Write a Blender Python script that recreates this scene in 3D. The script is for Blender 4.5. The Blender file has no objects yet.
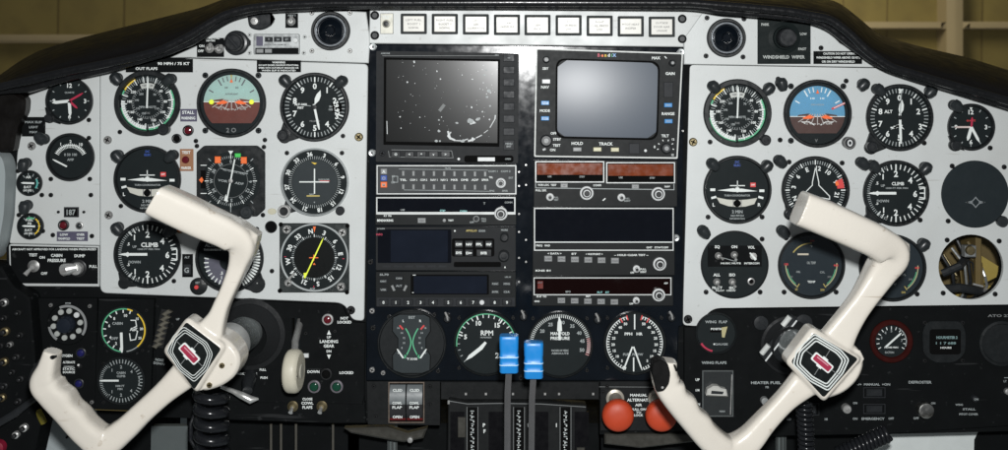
import bpy, bmesh, math, random
from mathutils import Vector, Matrix
from mathutils.geometry import tessellate_polygon
random.seed(7)
R = math.radians
S = 850.0                 # panel units (photo pixels on the panel plane) per metre
CX, CY, D = 504.0, 225.0, 1100.0
VX, VY = 520.0, 72.0       # foot of the camera's perpendicular on the panel
Z0 = 1.0
scene = bpy.context.scene
COL = scene.collection

# ------------------------------------------------------------------ materials
_M = {}
def mat(name, col, rough=0.5, metal=0.0, emit=0.0, var=0.12, scale=60.0, bump=0.0, bscale=300.0, coat=0.0, rvar=0.1, spec=None, wear=0.0, wcol=(0.2, 0.2, 0.2), wscale=220.0, patch=0.0):
    if name in _M: return _M[name]
    m = bpy.data.materials.new(name); m.use_nodes = True
    nt = m.node_tree; b = nt.nodes['Principled BSDF']
    b.inputs['Metallic'].default_value = metal
    b.inputs['Roughness'].default_value = rough
    if spec is None: spec = 0.09 if (max(col) < 0.06 and metal == 0) else 0.5
    b.inputs['Specular IOR Level'].default_value = spec
    b.inputs['Coat Weight'].default_value = coat
    b.inputs['Coat Roughness'].default_value = 0.12
    tc = nt.nodes.new('ShaderNodeTexCoord')
    nz = nt.nodes.new('ShaderNodeTexNoise'); nz.inputs['Scale'].default_value = scale
    nz.inputs['Detail'].default_value = 4.0
    nt.links.new(tc.outputs['Object'], nz.inputs['Vector'])
    mx = nt.nodes.new('ShaderNodeMix'); mx.data_type = 'RGBA'
    mx.inputs['A'].default_value = (*[c*(1-var) for c in col], 1)
    mx.inputs['B'].default_value = (*[min(1, c*(1+var)) for c in col], 1)
    nt.links.new(nz.outputs['Fac'], mx.inputs['Factor'])
    out = mx.outputs['Result']
    def mixin(src, fac_out, c2):
        m2 = nt.nodes.new('ShaderNodeMix'); m2.data_type = 'RGBA'; m2.inputs['B'].default_value = (*c2, 1)
        nt.links.new(src, m2.inputs['A']); nt.links.new(fac_out, m2.inputs['Factor']); return m2.outputs['Result']
    def thresh(sc, lo, hi, top, det=5.0, stretch=None):
        n4 = nt.nodes.new('ShaderNodeTexNoise'); n4.inputs['Scale'].default_value = sc; n4.inputs['Detail'].default_value = det
        if stretch:
            mp = nt.nodes.new('ShaderNodeMapping'); mp.inputs['Scale'].default_value = stretch; mp.inputs['Rotation'].default_value = (0, 0.6, 0)
            nt.links.new(tc.outputs['Object'], mp.inputs['Vector']); nt.links.new(mp.outputs['Vector'], n4.inputs['Vector'])
        else: nt.links.new(tc.outputs['Object'], n4.inputs['Vector'])
        r4 = nt.nodes.new('ShaderNodeMapRange'); r4.inputs['From Min'].default_value = lo; r4.inputs['From Max'].default_value = hi; r4.inputs['To Max'].default_value = top
        nt.links.new(n4.outputs['Fac'], r4.inputs['Value']); return r4.outputs['Result']
    if patch: out = mixin(out, thresh(9, 0.45, 0.75, patch), wcol)
    if wear:
        out = mixin(out, thresh(wscale, 0.66, 0.72, wear), wcol)
        out = mixin(out, thresh(wscale*0.6, 0.68, 0.71, wear, 3.0, (0.12, 1, 2.2)), wcol)
    nt.links.new(out, b.inputs['Base Color'])
    if rvar:
        mr = nt.nodes.new('ShaderNodeMapRange')
        mr.inputs['From Min'].default_value = 0.3; mr.inputs['From Max'].default_value = 0.7
        mr.inputs['To Min'].default_value = max(0.02, rough-rvar); mr.inputs['To Max'].default_value = min(1, rough+rvar)
        n3 = nt.nodes.new('ShaderNodeTexNoise'); n3.inputs['Scale'].default_value = scale*2.7; n3.inputs['Detail'].default_value = 3
        nt.links.new(tc.outputs['Object'], n3.inputs['Vector'])
        nt.links.new(n3.outputs['Fac'], mr.inputs['Value']); nt.links.new(mr.outputs['Result'], b.inputs['Roughness'])
    if bump:
        n2 = nt.nodes.new('ShaderNodeTexNoise'); n2.inputs['Scale'].default_value = bscale; n2.inputs['Detail'].default_value = 3
        bp = nt.nodes.new('ShaderNodeBump'); bp.inputs['Strength'].default_value = bump; bp.inputs['Distance'].default_value = 0.002
        nt.links.new(tc.outputs['Object'], n2.inputs['Vector'])
        nt.links.new(n2.outputs['Fac'], bp.inputs['Height']); nt.links.new(bp.outputs['Normal'], b.inputs['Normal'])
    if emit:
        b.inputs['Emission Color'].default_value = (*col, 1); b.inputs['Emission Strength'].default_value = emit
    _M[name] = m
    return m

FRAMEM = mat('window_frame_metal', (0.52, 0.54, 0.53), 0.45, metal=0.2, var=0.15)
WHITEP = mat('panel_paint', (0.565, 0.59, 0.585), 0.42, var=0.05, scale=14, bump=0.06, bscale=900, rvar=0.08, wear=0.35, wcol=(0.30, 0.29, 0.26), wscale=160, patch=0.22)
BLACKP = mat('matt_black_paint', (0.0048, 0.0056, 0.006), 0.7, var=0.4, scale=30, bump=0.06, bscale=500, spec=0.07, wear=0.45, wcol=(0.04, 0.042, 0.043), wscale=120)
GLOSSB = mat('gloss_black_sheet', (0.004, 0.006, 0.009), 0.12, var=0.5, scale=40, bump=0.01, bscale=60, rvar=0.03, spec=0.4)
DIAL = mat('dial_black', (0.012, 0.016, 0.017), 0.55, var=0.15, rvar=0.05)
BEZ = mat('bezel_black', (0.012, 0.014, 0.015), 0.36, var=0.2, spec=0.35)
DGREY = mat('dark_grey_plastic', (0.028, 0.03, 0.033), 0.4, var=0.2)
KNOB = mat('knob_rubber_black', (0.018, 0.02, 0.022), 0.32, var=0.2, spec=0.35)
LAMPG = mat('lamp_cap_grey', (0.022, 0.026, 0.028), 0.35, var=0.2, spec=0.35)
RADIO = mat('radio_face_black', (0.009, 0.0105, 0.011), 0.5, var=0.15, rvar=0.03, spec=0.15)
RGREY = mat('radio_face_grey', (0.055, 0.058, 0.06), 0.55, var=0.15, rvar=0.03, spec=0.12)
BZGREY = mat('display_bezel_grey', (0.018, 0.0195, 0.021), 0.55, var=0.15, rvar=0.03, spec=0.12)
GLASSB = mat('dark_display_glass', (0.004, 0.005, 0.008), 0.08, var=0.2, rvar=0.03, spec=0.35)
LCDBLUE = mat('blue_lcd', (0.010, 0.013, 0.021), 0.14, var=0.25, scale=50, rvar=0.03)
WHITE = mat('marking_white', (0.72, 0.76, 0.74), 0.6, var=0.06, rvar=0)
DIMW = mat('marking_dim_white', (0.30, 0.33, 0.33), 0.6, var=0.15, rvar=0)
GREYM = mat('marking_grey', (0.16, 0.17, 0.17), 0.6, var=0.15, rvar=0)
INK = mat('legend_ink', (0.10, 0.10, 0.11), 0.6, var=0.1, rvar=0)
YEL = mat('marking_yellow', (0.75, 0.52, 0.04), 0.55, rvar=0)
LIME = mat('needle_yellow_green', (0.75, 0.85, 0.05), 0.5, emit=0.12, rvar=0)
GRN = mat('marking_green', (0.09, 0.42, 0.22), 0.55, rvar=0)
RED = mat('marking_red', (0.62, 0.05, 0.05), 0.55, rvar=0)
CRIM = mat('needle_crimson', (0.42, 0.02, 0.06), 0.5, rvar=0)
ORG = mat('marking_orange', (0.85, 0.16, 0.03), 0.5, rvar=0)
GOLD = mat('marking_gold', (0.45, 0.36, 0.10), 0.5, rvar=0)
BLUEM = mat('marking_blue', (0.03, 0.08, 0.35), 0.5, rvar=0)
CYAN = mat('marking_cyan', (0.22, 0.50, 0.49), 0.5, rvar=0)
SKY_A = mat('horizon_sky_pale', (0.33, 0.48, 0.44), 0.45, var=0.05, rvar=0.05)
GND_A = mat('horizon_ground_red_brown', (0.125, 0.026, 0.015), 0.45, var=0.2, rvar=0.05)
SKY_B = mat('horizon_sky_blue', (0.10, 0.30, 0.46), 0.45, var=0.05, rvar=0.05)
GND_B = mat('horizon_ground_dark_brown', (0.065, 0.028, 0.021), 0.45, var=0.2, rvar=0.05)
CHROME = mat('chrome', (0.8, 0.8, 0.78), 0.3, metal=0.75, var=0.05)
STEEL = mat('dull_steel', (0.42, 0.42, 0.41), 0.42, metal=0.7, var=0.15)
LEVERM = mat('lever_metal', (0.21, 0.21, 0.215), 0.4, metal=0.5, var=0.15)
BRASS = mat('aged_brass', (0.22, 0.18, 0.10), 0.4, metal=0.8, var=0.3)
SCRB = mat('black_screw', (0.02, 0.021, 0.022), 0.4, metal=0.3, var=0.3, spec=0.35)
HOLE = mat('hole_black', (0.003, 0.003, 0.003), 0.9, rvar=0)
IVORY = mat('ivory_plastic', (0.69, 0.65, 0.58), 0.25, var=0.05, scale=12, coat=0.5, bump=0.05, bscale=300, rvar=0.1, wear=0.5, wcol=(0.34, 0.27, 0.19), wscale=75, patch=0.14)
WHEELP = mat('cream_rubber', (0.56, 0.53, 0.43), 0.5, var=0.15, scale=40)
BADGE = mat('badge_black', (0.008, 0.010, 0.010), 0.22, var=0.3, spec=0.35)
BADGER = mat('badge_red', (0.32, 0.025, 0.06), 0.35, rvar=0)
VINYL = mat('black_vinyl', (0.0036, 0.0028, 0.0024), 0.4, var=0.3, scale=25, bump=0.06, bscale=220, spec=0.3)
CORDM = mat('black_piping', (0.008, 0.0085, 0.0095), 0.27, var=0.3, scale=70, bump=0.08, bscale=300, spec=0.4)
BLUEK = mat('throttle_blue', (0.012, 0.22, 0.60), 0.38, var=0.08)
LBLUE = mat('ridge_highlight_blue', (0.42, 0.62, 0.80), 0.35, rvar=0)
ORK = mat('knob_orange_red', (0.47, 0.05, 0.014), 0.5, var=0.12, rvar=0.05)
REDL = mat('lens_dark_red', (0.10, 0.008, 0.014), 0.15, rvar=0.03)
GRNL = mat('lens_dark_green', (0.01, 0.05, 0.03), 0.12, rvar=0.03)
BLUL = mat('lens_dark_blue', (0.012, 0.012, 0.09), 0.2, rvar=0.03)
ORGW = mat('orange_display_window', (0.17, 0.034, 0.009), 0.2, var=0.6, scale=45, rvar=0.08, wear=0.0, wcol=(0.03, 0.008, 0.004), patch=0.9)
LEG = mat('legend_plate', (0.66, 0.65, 0.60), 0.35, var=0.05, scale=30, rvar=0.08)
BTNG = mat('button_grey', (0.24, 0.25, 0.25), 0.4, var=0.1)
BTNW = mat('button_white', (0.62, 0.64, 0.64), 0.4, var=0.05)
BTNB = mat('button_blue', (0.03, 0.22, 0.52), 0.35, var=0.1)
BTNY = mat('button_cream', (0.55, 0.53, 0.36), 0.4, var=0.1)
PURP = mat('placard_purple_grey', (0.085, 0.08, 0.125), 0.4, var=0.15)
TAN = mat('placard_copper_tan', (0.30, 0.145, 0.075), 0.4, var=0.1)
SILV = mat('silver_plate', (0.42, 0.44, 0.44), 0.35, metal=0.6, var=0.08)
BRSH = mat('khaki_plate', (0.34, 0.335, 0.29), 0.4, metal=0.4, var=0.15)
FOOT = mat('footwell_grey', (0.34, 0.38, 0.39), 0.7, var=0.15, scale=14, bump=0.2, bscale=200)
SIDEG = mat('side_trim_grey', (0.30, 0.34, 0.345), 0.5, var=0.08, scale=12)
COIL = mat('coil_cord_rubber', (0.010, 0.011, 0.013), 0.22, var=0.2, spec=0.35)
WALLM = mat('hangar_wall_ochre', (0.21, 0.165, 0.052), 0.7, var=0.3, scale=2.2, wear=0.4, wcol=(0.10, 0.075, 0.03), wscale=6, patch=0.5)
BEAMM = mat('hangar_beam_tan', (0.36, 0.29, 0.17), 0.6, var=0.14, scale=3)
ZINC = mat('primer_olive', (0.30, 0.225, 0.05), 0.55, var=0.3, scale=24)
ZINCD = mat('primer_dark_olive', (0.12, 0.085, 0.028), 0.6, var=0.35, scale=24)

def glass_mat():
    m = bpy.data.materials.new('clear_cover_glass'); m.use_nodes = True
    nt = m.node_tree; nt.nodes.clear()
    o = nt.nodes.new('ShaderNodeOutputMaterial'); mx = nt.nodes.new('ShaderNodeMixShader')
    t = nt.nodes.new('ShaderNodeBsdfTransparent'); g = nt.nodes.new('ShaderNodeBsdfGlossy')
    g.inputs['Roughness'].default_value = 0.12; g.inputs['Color'].default_value = (0.85, 0.93, 1, 1)
    f = nt.nodes.new('ShaderNodeFresnel'); f.inputs['IOR'].default_value = 1.6
    nt.links.new(f.outputs[0], mx.inputs[0]); nt.links.new(t.outputs[0], mx.inputs[1]); nt.links.new(g.outputs[0], mx.inputs[2])
    nt.links.new(mx.outputs[0], o.inputs[0]); return m
COVER = glass_mat()

def screen_mat(name, base, rough, glint, dscale, soft, spec=0.5):
    """glossy dark display glass with painted glints off specks and scratches (procedural)"""
    m = bpy.data.materials.new(name); m.use_nodes = True
    nt = m.node_tree; b = nt.nodes['Principled BSDF']
    b.inputs['Roughness'].default_value = rough; b.inputs['Specular IOR Level'].default_value = spec
    tc = nt.nodes.new('ShaderNodeTexCoord')
    v = nt.nodes.new('ShaderNodeTexVoronoi'); v.inputs['Scale'].default_value = dscale
    n = nt.nodes.new('ShaderNodeTexNoise'); n.inputs['Scale'].default_value = dscale*0.25; n.inputs['Detail'].default_value = 2
    nt.links.new(tc.outputs['Object'], v.inputs['Vector']); nt.links.new(tc.outputs['Object'], n.inputs['Vector'])
    mr = nt.nodes.new('ShaderNodeMapRange'); mr.inputs['From Min'].default_value = 0.45; mr.inputs['From Max'].default_value = 0.75
    mr.inputs['To Min'].default_value = 0.0; mr.inputs['To Max'].default_value = glint
    nt.links.new(n.outputs['Fac'], mr.inputs['Value'])
    lt = nt.nodes.new('ShaderNodeMath'); lt.operation = 'LESS_THAN'
    nt.links.new(v.outputs['Distance'], lt.inputs[0]); nt.links.new(mr.outputs['Result'], lt.inputs[1])
    mx = nt.nodes.new('ShaderNodeMix'); mx.data_type = 'RGBA'
    mx.inputs['A'].default_value = (*base, 1); mx.inputs['B'].default_value = (0.65, 0.68, 0.68, 1)
    nt.links.new(lt.outputs[0], mx.inputs['Factor']); nt.links.new(mx.outputs['Result'], b.inputs['Base Color'])
    return m
SCRN = screen_mat('moving_map_glass', (0.006, 0.0066, 0.0066), 0.22, 0.17, 260, 0, 0.26)  # pale specks in its colour stand in for glints
RADAR = screen_mat('radar_tube_glass', (0.085, 0.102, 0.128), 0.37, 0.0, 150, 0, 0.5)
SCRN_GLINT = mat('screen_glint', (0.6, 0.63, 0.63), 0.6, var=0.3, scale=200, rvar=0)  # pale colour for reflections and glints painted onto the map screen

# ------------------------------------------------------------------ builders
def wpos(px, py, w=0.0):
    k = (D-w)/D
    return Vector(((VX+(px-VX)*k-CX)/S, -w/S, Z0+(CY-(VY+(py-VY)*k))/S))

def thing(name, label, cat, px, py, w=0.0, group=None, kind=None):
    o = bpy.data.objects.new(name, None); COL.objects.link(o)
    o.empty_display_size = 0.01; o.location = wpos(px, py, w)
    if label: o['label'] = label
    if cat: o['category'] = cat
    if group: o['group'] = group
    if kind: o['kind'] = kind
    o['_b'] = [float(px), float(py), float(w)]
    return o

_TX = {}
def text_mesh(s, offs=0.015):
    key = (s, offs)
    if key not in _TX:
        c = bpy.data.curves.new('tmp_text', 'FONT'); c.body = s; c.size = 1.0; c.resolution_u = 2; c.offset = offs
        c.align_x = 'LEFT'
        o = bpy.data.objects.new('tmp_text', c); COL.objects.link(o)
        bpy.context.view_layer.update()
        me = o.to_mesh()
        vs = [(v.co.x, v.co.y) for v in me.vertices]; fs = [tuple(p.vertices) for p in me.polygons]
        o.to_mesh_clear(); bpy.data.objects.remove(o); bpy.data.curves.remove(c)
        _TX[key] = (vs, fs)
    return _TX[key]

class B:
    """collects geometry given in photo-pixel panel coordinates (x right, y down, w out of the panel) for ONE mesh"""
    def __init__(s, t, rot=0.0):
        s.t = t; s.ox, s.oy, s.ow = t['_b']; s.k = (D-s.ow)/D
        s.v = []; s.f = []; s.fm = []; s.mats = []; s.rot = rot
    def mi(s, m):
        if m not in s.mats: s.mats.append(m)
        return s.mats.index(m)
    def add(s, x, y, w):
        s.v.append(((x-s.ox)*s.k/S, -(w-s.ow)/S, (s.oy-y)*s.k/S)); return len(s.v)-1
    def face(s, idx, m): s.f.append(tuple(idx)); s.fm.append(s.mi(m))
    @staticmethod
    def ccw(p):
        a = sum(p[i][0]*p[(i+1) % len(p)][1]-p[(i+1) % len(p)][0]*p[i][1] for i in range(len(p)))
        return list(p) if a < 0 else list(p)[::-1]      # y runs down
    def poly(s, pts, w, m):
        pts = s.ccw(pts); s.face([s.add(x, y, w) for x, y in pts], m)
    def holed(s, outline, holes, w0, w1, m):
        """plate with holes: front face + walls"""
        loops = [s.ccw(outline)]+[s.ccw(h)[::-1] for h in holes]
        tri = tessellate_polygon([[Vector((x, -y, 0)) for x, y in L] for L in loops])
        flat = [p for L in loops for p in L]
        fi = [s.add(x, y, w1) for x, y in flat]
        for t in tri:
            a, b, c = [flat[i] for i in t]
            ar = (b[0]-a[0])*(c[1]-a[1])-(c[0]-a[0])*(b[1]-a[1])
            s.face([fi[i] for i in (t if ar < 0 else t[::-1])], m)
        for L in loops:
            n = len(L); q = [s.add(x, y, w1) for x, y in L]; r = [s.add(x, y, w0) for x, y in L]
            for i in range(n):
                j = (i+1) % n; s.face([q[i], r[i], r[j], q[j]], m)
    def prism(s, pts, w0, w1, m, bev=0.0, top=None, back=False):
        pts = s.ccw(pts); n = len(pts)
        loops = [[s.add(x, y, w0) for x, y in pts]]
        if bev > 0:
            loops.append([s.add(x, y, w1-bev) for x, y in pts])
            ins = inset(pts, bev)
            loops.append([s.add(x, y, w1) for x, y in ins])
        else: loops.append([s.add(x, y, w1) for x, y in pts])
        for a, b in zip(loops, loops[1:]):
            for i in range(n):
                j = (i+1) % n; s.face([a[i], a[j], b[j], b[i]], m)
        s.face(loops[-1], top or m)
        if back: s.face(loops[0][::-1], m)
    def box(s, x0, y0, x1, y1, w0, w1, m, bev=0.0, top=None, rad=0.0, back=False):
        s.prism(rrect(x0, y0, x1, y1, rad) if rad else [(x0, y0), (x1, y0), (x1, y1), (x0, y1)], w0, w1, m, bev, top, back)
    def rect(s, x0, y0, x1, y1, w, m): s.poly([(x0, y0), (x1, y0), (x1, y1), (x0, y1)], w, m)
    def frame(s, x0, y0, x1, y1, th, w0, w1, m):
        s.holed([(x0, y0), (x1, y0), (x1, y1), (x0, y1)], [[(x0+th, y0+th), (x1-th, y0+th), (x1-th, y1-th), (x0+th, y1-th)]], w0, w1, m)
    def disc(s, x, y, r, w, m, n=40): s.poly(circ(x, y, r, n), w, m)
    def lathe(s, x, y, prof, m, n=32, sq=1.0, ang=0.0):
        """profile [(r,w)] from the base outwards; r==0 closes; m one material or one per step"""
        rings = []
        ca, sa = math.cos(R(ang)), math.sin(R(ang))
        for r, w in prof:
            if r == 0: rings.append([s.add(x, y, w)])
            else:
                L = []
                for i in range(n):
                    t = 2*math.pi*i/n; dx, dy = r*math.cos(t), -r*sq*math.sin(t)
                    L.append(s.add(x+dx*ca-dy*sa, y+dx*sa+dy*ca, w))
                rings.append(L)
        for k, (a, b) in enumerate(zip(rings, rings[1:])):
            mm = m[k] if isinstance(m, (list, tuple)) else m
            for i in range(n):
                j = (i+1) % n
                if len(a) == 1 and len(b) == 1: continue
                if len(b) == 1: s.face([a[i], a[j], b[0]], mm)
                elif len(a) == 1: s.face([a[0], b[j], b[i]], mm)
                else: s.face([a[i], a[j], b[j], b[i]], mm)
    def arc(s, x, y, r0, r1, a0, a1, w, m, n=None):
        n = n or max(3, int(abs(a1-a0)/5))
        for i in range(n):
            t0 = R(a0+(a1-a0)*i/n); t1 = R(a0+(a1-a0)*(i+1)/n)
            s.poly([(x+r0*math.sin(t0), y-r0*math.cos(t0)), (x+r1*math.sin(t0), y-r1*math.cos(t0)),
                    (x+r1*math.sin(t1), y-r1*math.cos(t1)), (x+r0*math.sin(t1), y-r0*math.cos(t1))], w, m)
    def line(s, x0, y0, x1, y1, th, w, m):
        L = math.hypot(x1-x0, y1-y0) or 1; nx, ny = -(y1-y0)/L*th/2, (x1-x0)/L*th/2
        s.poly([(x0+nx, y0+ny), (x1+nx, y1+ny), (x1-nx, y1-ny), (x0-nx, y0-ny)], w, m)
    def pline(s, pts, th, w, m, closed=False):
        """continuous mitred line"""
        n = len(pts); L, Rr = [], []
        for i, (x, y) in enumerate(pts):
            p = pts[i-1] if (i or closed) else None; q = pts[(i+1) % n] if (i < n-1 or closed) else None
            d1 = unit(x-p[0], y-p[1]) if p else unit(q[0]-x, q[1]-y)
            d2 = unit(q[0]-x, q[1]-y) if q else d1
            nx, ny = -(d1[1]+d2[1]), d1[0]+d2[0]; l = math.hypot(nx, ny) or 1; nx /= l; ny /= l
            c = max(0.5, nx*-d1[1]+ny*d1[0]); h = th/2/c
            L.append((x+nx*h, y+ny*h)); Rr.append((x-nx*h, y-ny*h))
        for i in range(n if closed else n-1):
            j = (i+1) % n; s.poly([L[i], L[j], Rr[j], Rr[i]], w, m)
    def ticks(s, x, y, r0, r1, a0, a1, n, th, w, m):
        for i in range(n):
            t = R(a0+(a1-a0)*i/max(1, n-1))
            s.line(x+r0*math.sin(t), y-r0*math.cos(t), x+r1*math.sin(t), y-r1*math.cos(t), th, w, m)
    def text(s, st, x, y, h, w, m, rot=0.0, al='C', sx=1.0, width=None, bold=0.032):
        lines = st.split('\n')
        for li, ln in enumerate(lines):
            if not ln.strip(): continue
            vs, fs = text_mesh(ln, bold)
            x0 = min(v[0] for v in vs); x1 = max(v[0] for v in vs)
            sc = h/0.72; kx = sc*sx
            if width: kx = width/(x1-x0)
            W = (x1-x0)*kx
            off = {'C': -W/2, 'L': 0, 'R': -W}[al]
            cy = y+(li-(len(lines)-1)/2)*h*1.5
            ca, sa = math.cos(R(rot)), math.sin(R(rot)); base = len(s.v)
            for vx, vy in vs:
                a = (vx-x0)*kx+off; b = h/2-vy*sc + (cy-y)
                s.add(x+a*ca-b*sa, y+a*sa+b*ca, w)
            for f in fs: s.face([base+i for i in f], m)
    def nums(s, x, y, r, items, h, w, m, radial=False, width=None):
        for a, st in items:
            s.text(st, x+r*math.sin(R(a)), y-r*math.cos(R(a)), h, w, m, rot=a if radial else 0, width=width)
    def needle(s, x, y, ang, length, tail, th, w, m, tip=0.25, h=0.5):
        d = (math.sin(R(ang)), -math.cos(R(ang))); nx, ny = -d[1]*th/2, d[0]*th/2
        P = lambda l, k: (x+d[0]*l+nx*k, y+d[1]*l+ny*k)
        s.prism([P(-tail, -1), P(-tail, 1), P(length*0.8, 1), P(length, tip), P(length, -tip), P(length*0.8, -1)], w, w+h, m)
    def tube(s, pts, rad, m, n=12, caps=True, flat=1.0):
        P = [Vector((x, -y, w)) for x, y, w in pts]; N = len(P); rings = []
        rad = rad if isinstance(rad, (list, tuple)) else [rad]*N
        up = None
        for i in range(N):
            t = (P[min(i+1, N-1)]-P[max(i-1, 0)]).normalized()
            if up is None:
                up = Vector((0, 0, 1)) if abs(t.z) < 0.9 else Vector((0, 1, 0))
            a = t.cross(up).normalized(); up = a.cross(t).normalized()
            L = []
            for j in range(n):
                th = 2*math.pi*j/n; q = P[i]+a*math.cos(th)*rad[i]+up*math.sin(th)*rad[i]*flat
                L.append(s.add(q.x, -q.y, q.z))
            rings.append(L)
        for k, (a, b) in enumerate(zip(rings, rings[1:])):
            mm = m[k] if isinstance(m, (list, tuple)) else m
            for j in range(n):
                jj = (j+1) % n; s.face([a[j], b[j], b[jj], a[jj]][::-1], mm)
        if caps:
            m0 = m[0] if isinstance(m, (list, tuple)) else m
            s.face(rings[0][::-1], m0); s.face(rings[-1], m0)
    def build(s, name, parent=True, label=None, ang=32, fix=False):
        me = bpy.data.meshes.new(name); me.from_pydata(s.v, [], s.f)
        for m in s.mats: me.materials.append(m)
        me.polygons.foreach_set('material_index', s.fm)
        me.polygons.foreach_set('use_smooth', [True]*len(s.f))
        if fix:
            bm = bmesh.new(); bm.from_mesh(me); bmesh.ops.recalc_face_normals(bm, faces=bm.faces); bm.to_mesh(me); bm.free()
        me.update(); me.set_sharp_from_angle(angle=R(ang))
        o = bpy.data.objects.new(name, me); COL.objects.link(o)
        o.parent = s.t if parent is True else parent
        if label: o['label'] = label
        return o

def dense_loop(P, st):
    out = []
    for i, (x, y) in enumerate(P):
        q = P[(i+1) % len(P)]; m = max(1, int(math.hypot(q[0]-x, q[1]-y)/st))
        out += [(x+(q[0]-x)*k/m, y+(q[1]-y)*k/m) for k in range(m)]
    return out
def unit(x, y):
    l = math.hypot(x, y) or 1; return (x/l, y/l)
def circ(x, y, r, n=40, a=0.0):
    return [(x+r*math.cos(2*math.pi*i/n+R(a)), y+r*math.sin(2*math.pi*i/n+R(a))) for i in range(n)]
def rrect(x0, y0, x1, y1, r, n=5):
    out = []
    for cx, cy, a in ((x1-r, y1-r, 0), (x0+r, y1-r, 90), (x0+r, y0+r, 180), (x1-r, y0+r, 270)):
        for i in range(n+1):
            t = R(a+90*i/n); out.append((cx+r*math.cos(t), cy+r*math.sin(t)))
    return out
def rpoly(pts, r, n=5):
    """polygon with rounded corners (r one radius or one per corner)"""
    out = []; N = len(pts)
    for i, (x, y) in enumerate(pts):
        rr = r[i] if isinstance(r, (list, tuple)) else r
        p, q = pts[i-1], pts[(i+1) % N]
        d1 = unit(p[0]-x, p[1]-y); d2 = unit(q[0]-x, q[1]-y)
        if rr <= 0: out.append((x, y)); continue
        a = (x+d1[0]*rr, y+d1[1]*rr); b = (x+d2[0]*rr, y+d2[1]*rr)
        for k in range(n+1):
            t = k/n; out.append(((1-t)**2*a[0]+2*t*(1-t)*x+t*t*b[0], (1-t)**2*a[1]+2*t*(1-t)*y+t*t*b[1]))
    return out
def inset(pts, d):
    n = len(pts); out = []
    for i, (x, y) in enumerate(pts):
        p, q = pts[i-1], pts[(i+1) % n]
        d1 = unit(x-p[0], y-p[1]); d2 = unit(q[0]-x, q[1]-y)
        n1 = (d1[1], -d1[0]); n2 = (d2[1], -d2[0])       # left normals for y-down ccw loops
        nx, ny = n1[0]+n2[0], n1[1]+n2[1]; l = math.hypot(nx, ny) or 1; nx /= l; ny /= l
        c = max(0.4, nx*n1[0]+ny*n1[1]); out.append((x+nx*d/c, y+ny*d/c))
    # pick the side that shrinks
    area = lambda P: abs(sum(P[i][0]*P[(i+1) % n][1]-P[(i+1) % n][0]*P[i][1] for i in range(n)))
    if area(out) > area(pts):
        out = [(2*x-a, 2*y-b) for (x, y), (a, b) in zip(pts, out)]
    return out
def spline(pts, m=8):
    """Catmull-Rom through tuples"""
    out = []; n = len(pts)
    for i in range(n-1):
        p0, p1, p2, p3 = pts[max(i-1, 0)], pts[i], pts[i+1], pts[min(i+2, n-1)]
        for k in range(m):
            t = k/m
            out.append(tuple(0.5*(2*b+(c-a)*t+(2*a-5*b+4*c-d)*t*t+(3*b-a-3*c+d)*t**3) for a, b, c, d in zip(p0, p1, p2, p3)))
    out.append(tuple(pts[-1])); return out

def dup(root, px, py, rot=0.0, label=None, w=None):
    r = root.copy(); COL.objects.link(r)
    w0 = root['_b'][2] if w is None else w
    r.location = wpos(px, py, w0); r.rotation_euler = (0, R(rot), 0)
    if label: r['label'] = label
    for ch in list(root.children):
        c = ch.copy(); COL.objects.link(c); c.parent = r
        for g in list(ch.children):
            d = g.copy(); COL.objects.link(d); d.parent = c
    return r

def screw(t, x, y, r=2.7, m=None, w=0.0, head=1.6, name='screw'):
    b = B(t); m = m or SCRB
    b.lathe(x, y, [(r, w), (r, w+head*0.5), (r*0.75, w+head), (0, w+head)], m, 14)
    a = random.uniform(0, 180); c, s_ = math.cos(R(a)), math.sin(R(a))
    for dx, dy in ((c, s_), (-s_, c)):
        b.line(x-dx*r*0.6, y-dy*r*0.6, x+dx*r*0.6, y+dy*r*0.6, r*0.3, w+head+0.15, HOLE)
    return b.build(name)

def gauge(name, label, cat, x, y, r, bez=2.6, h=4.5, group=None, bm=None, face=None):
    t = thing(name, label, cat, x, y, 0, group); t['_r'] = float(r)
    b = B(t); b.lathe(x, y, [(r, -1), (r, h-1.2), (r-1.0, h), (r-bez+0.4, h), (r-bez-0.6, 0.8)], bm or BEZ, 56)
    b.build('bezel')
    d = B(t); d.disc(x, y, r-bez-0.2, 0.8, face or DIAL, 56)
    return t, d
def lug(t, x, y, r, x2, y2, r2, h=4.2):
    """corner lug of a case that carries a setting knob"""
    if '_r' in t:
        gx, gy = t['_b'][0], t['_b'][1]; e = unit(x2-gx, y2-gy); x, y = gx+e[0]*(t['_r']-1.5), gy+e[1]*(t['_r']-1.5); r = min(r, 11)
        if math.hypot(x2-gx, y2-gy) < t['_r']+1: x2, y2 = gx+e[0]*(t['_r']+1), gy+e[1]*(t['_r']+1)
    b = B(t); d = unit(x2-x, y2-y); nx, ny = -d[1], d[0]
    pts = [(x+nx*r, y+ny*r)]
    pts += [(x2+nx*r2, y2+ny*r2)]
    a0 = math.atan2(ny, nx)
    pts += [(x2+r2*math.cos(a0-math.pi*i/8), y2+r2*math.sin(a0-math.pi*i/8)) for i in range(1, 8)]
    pts += [(x2-nx*r2, y2-ny*r2), (x-nx*r, y-ny*r)]
    b.prism(pts, -1, h, BEZ, 0.8); b.build('corner_lug')
def setknob(t, x, y, r, m=None, h=9, w=2.0, name='knob', ring=None):
    b = B(t)
    b.lathe(x, y, [(r, w), (r, w+h-1.2), (r-1.2, w+h), (r*0.45, w+h), (r*0.4, w+h-0.5), (0, w+h-0.5)], [m or KNOB]*3+[ring or m or KNOB]*2, 20)
    return b.build(name)
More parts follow.
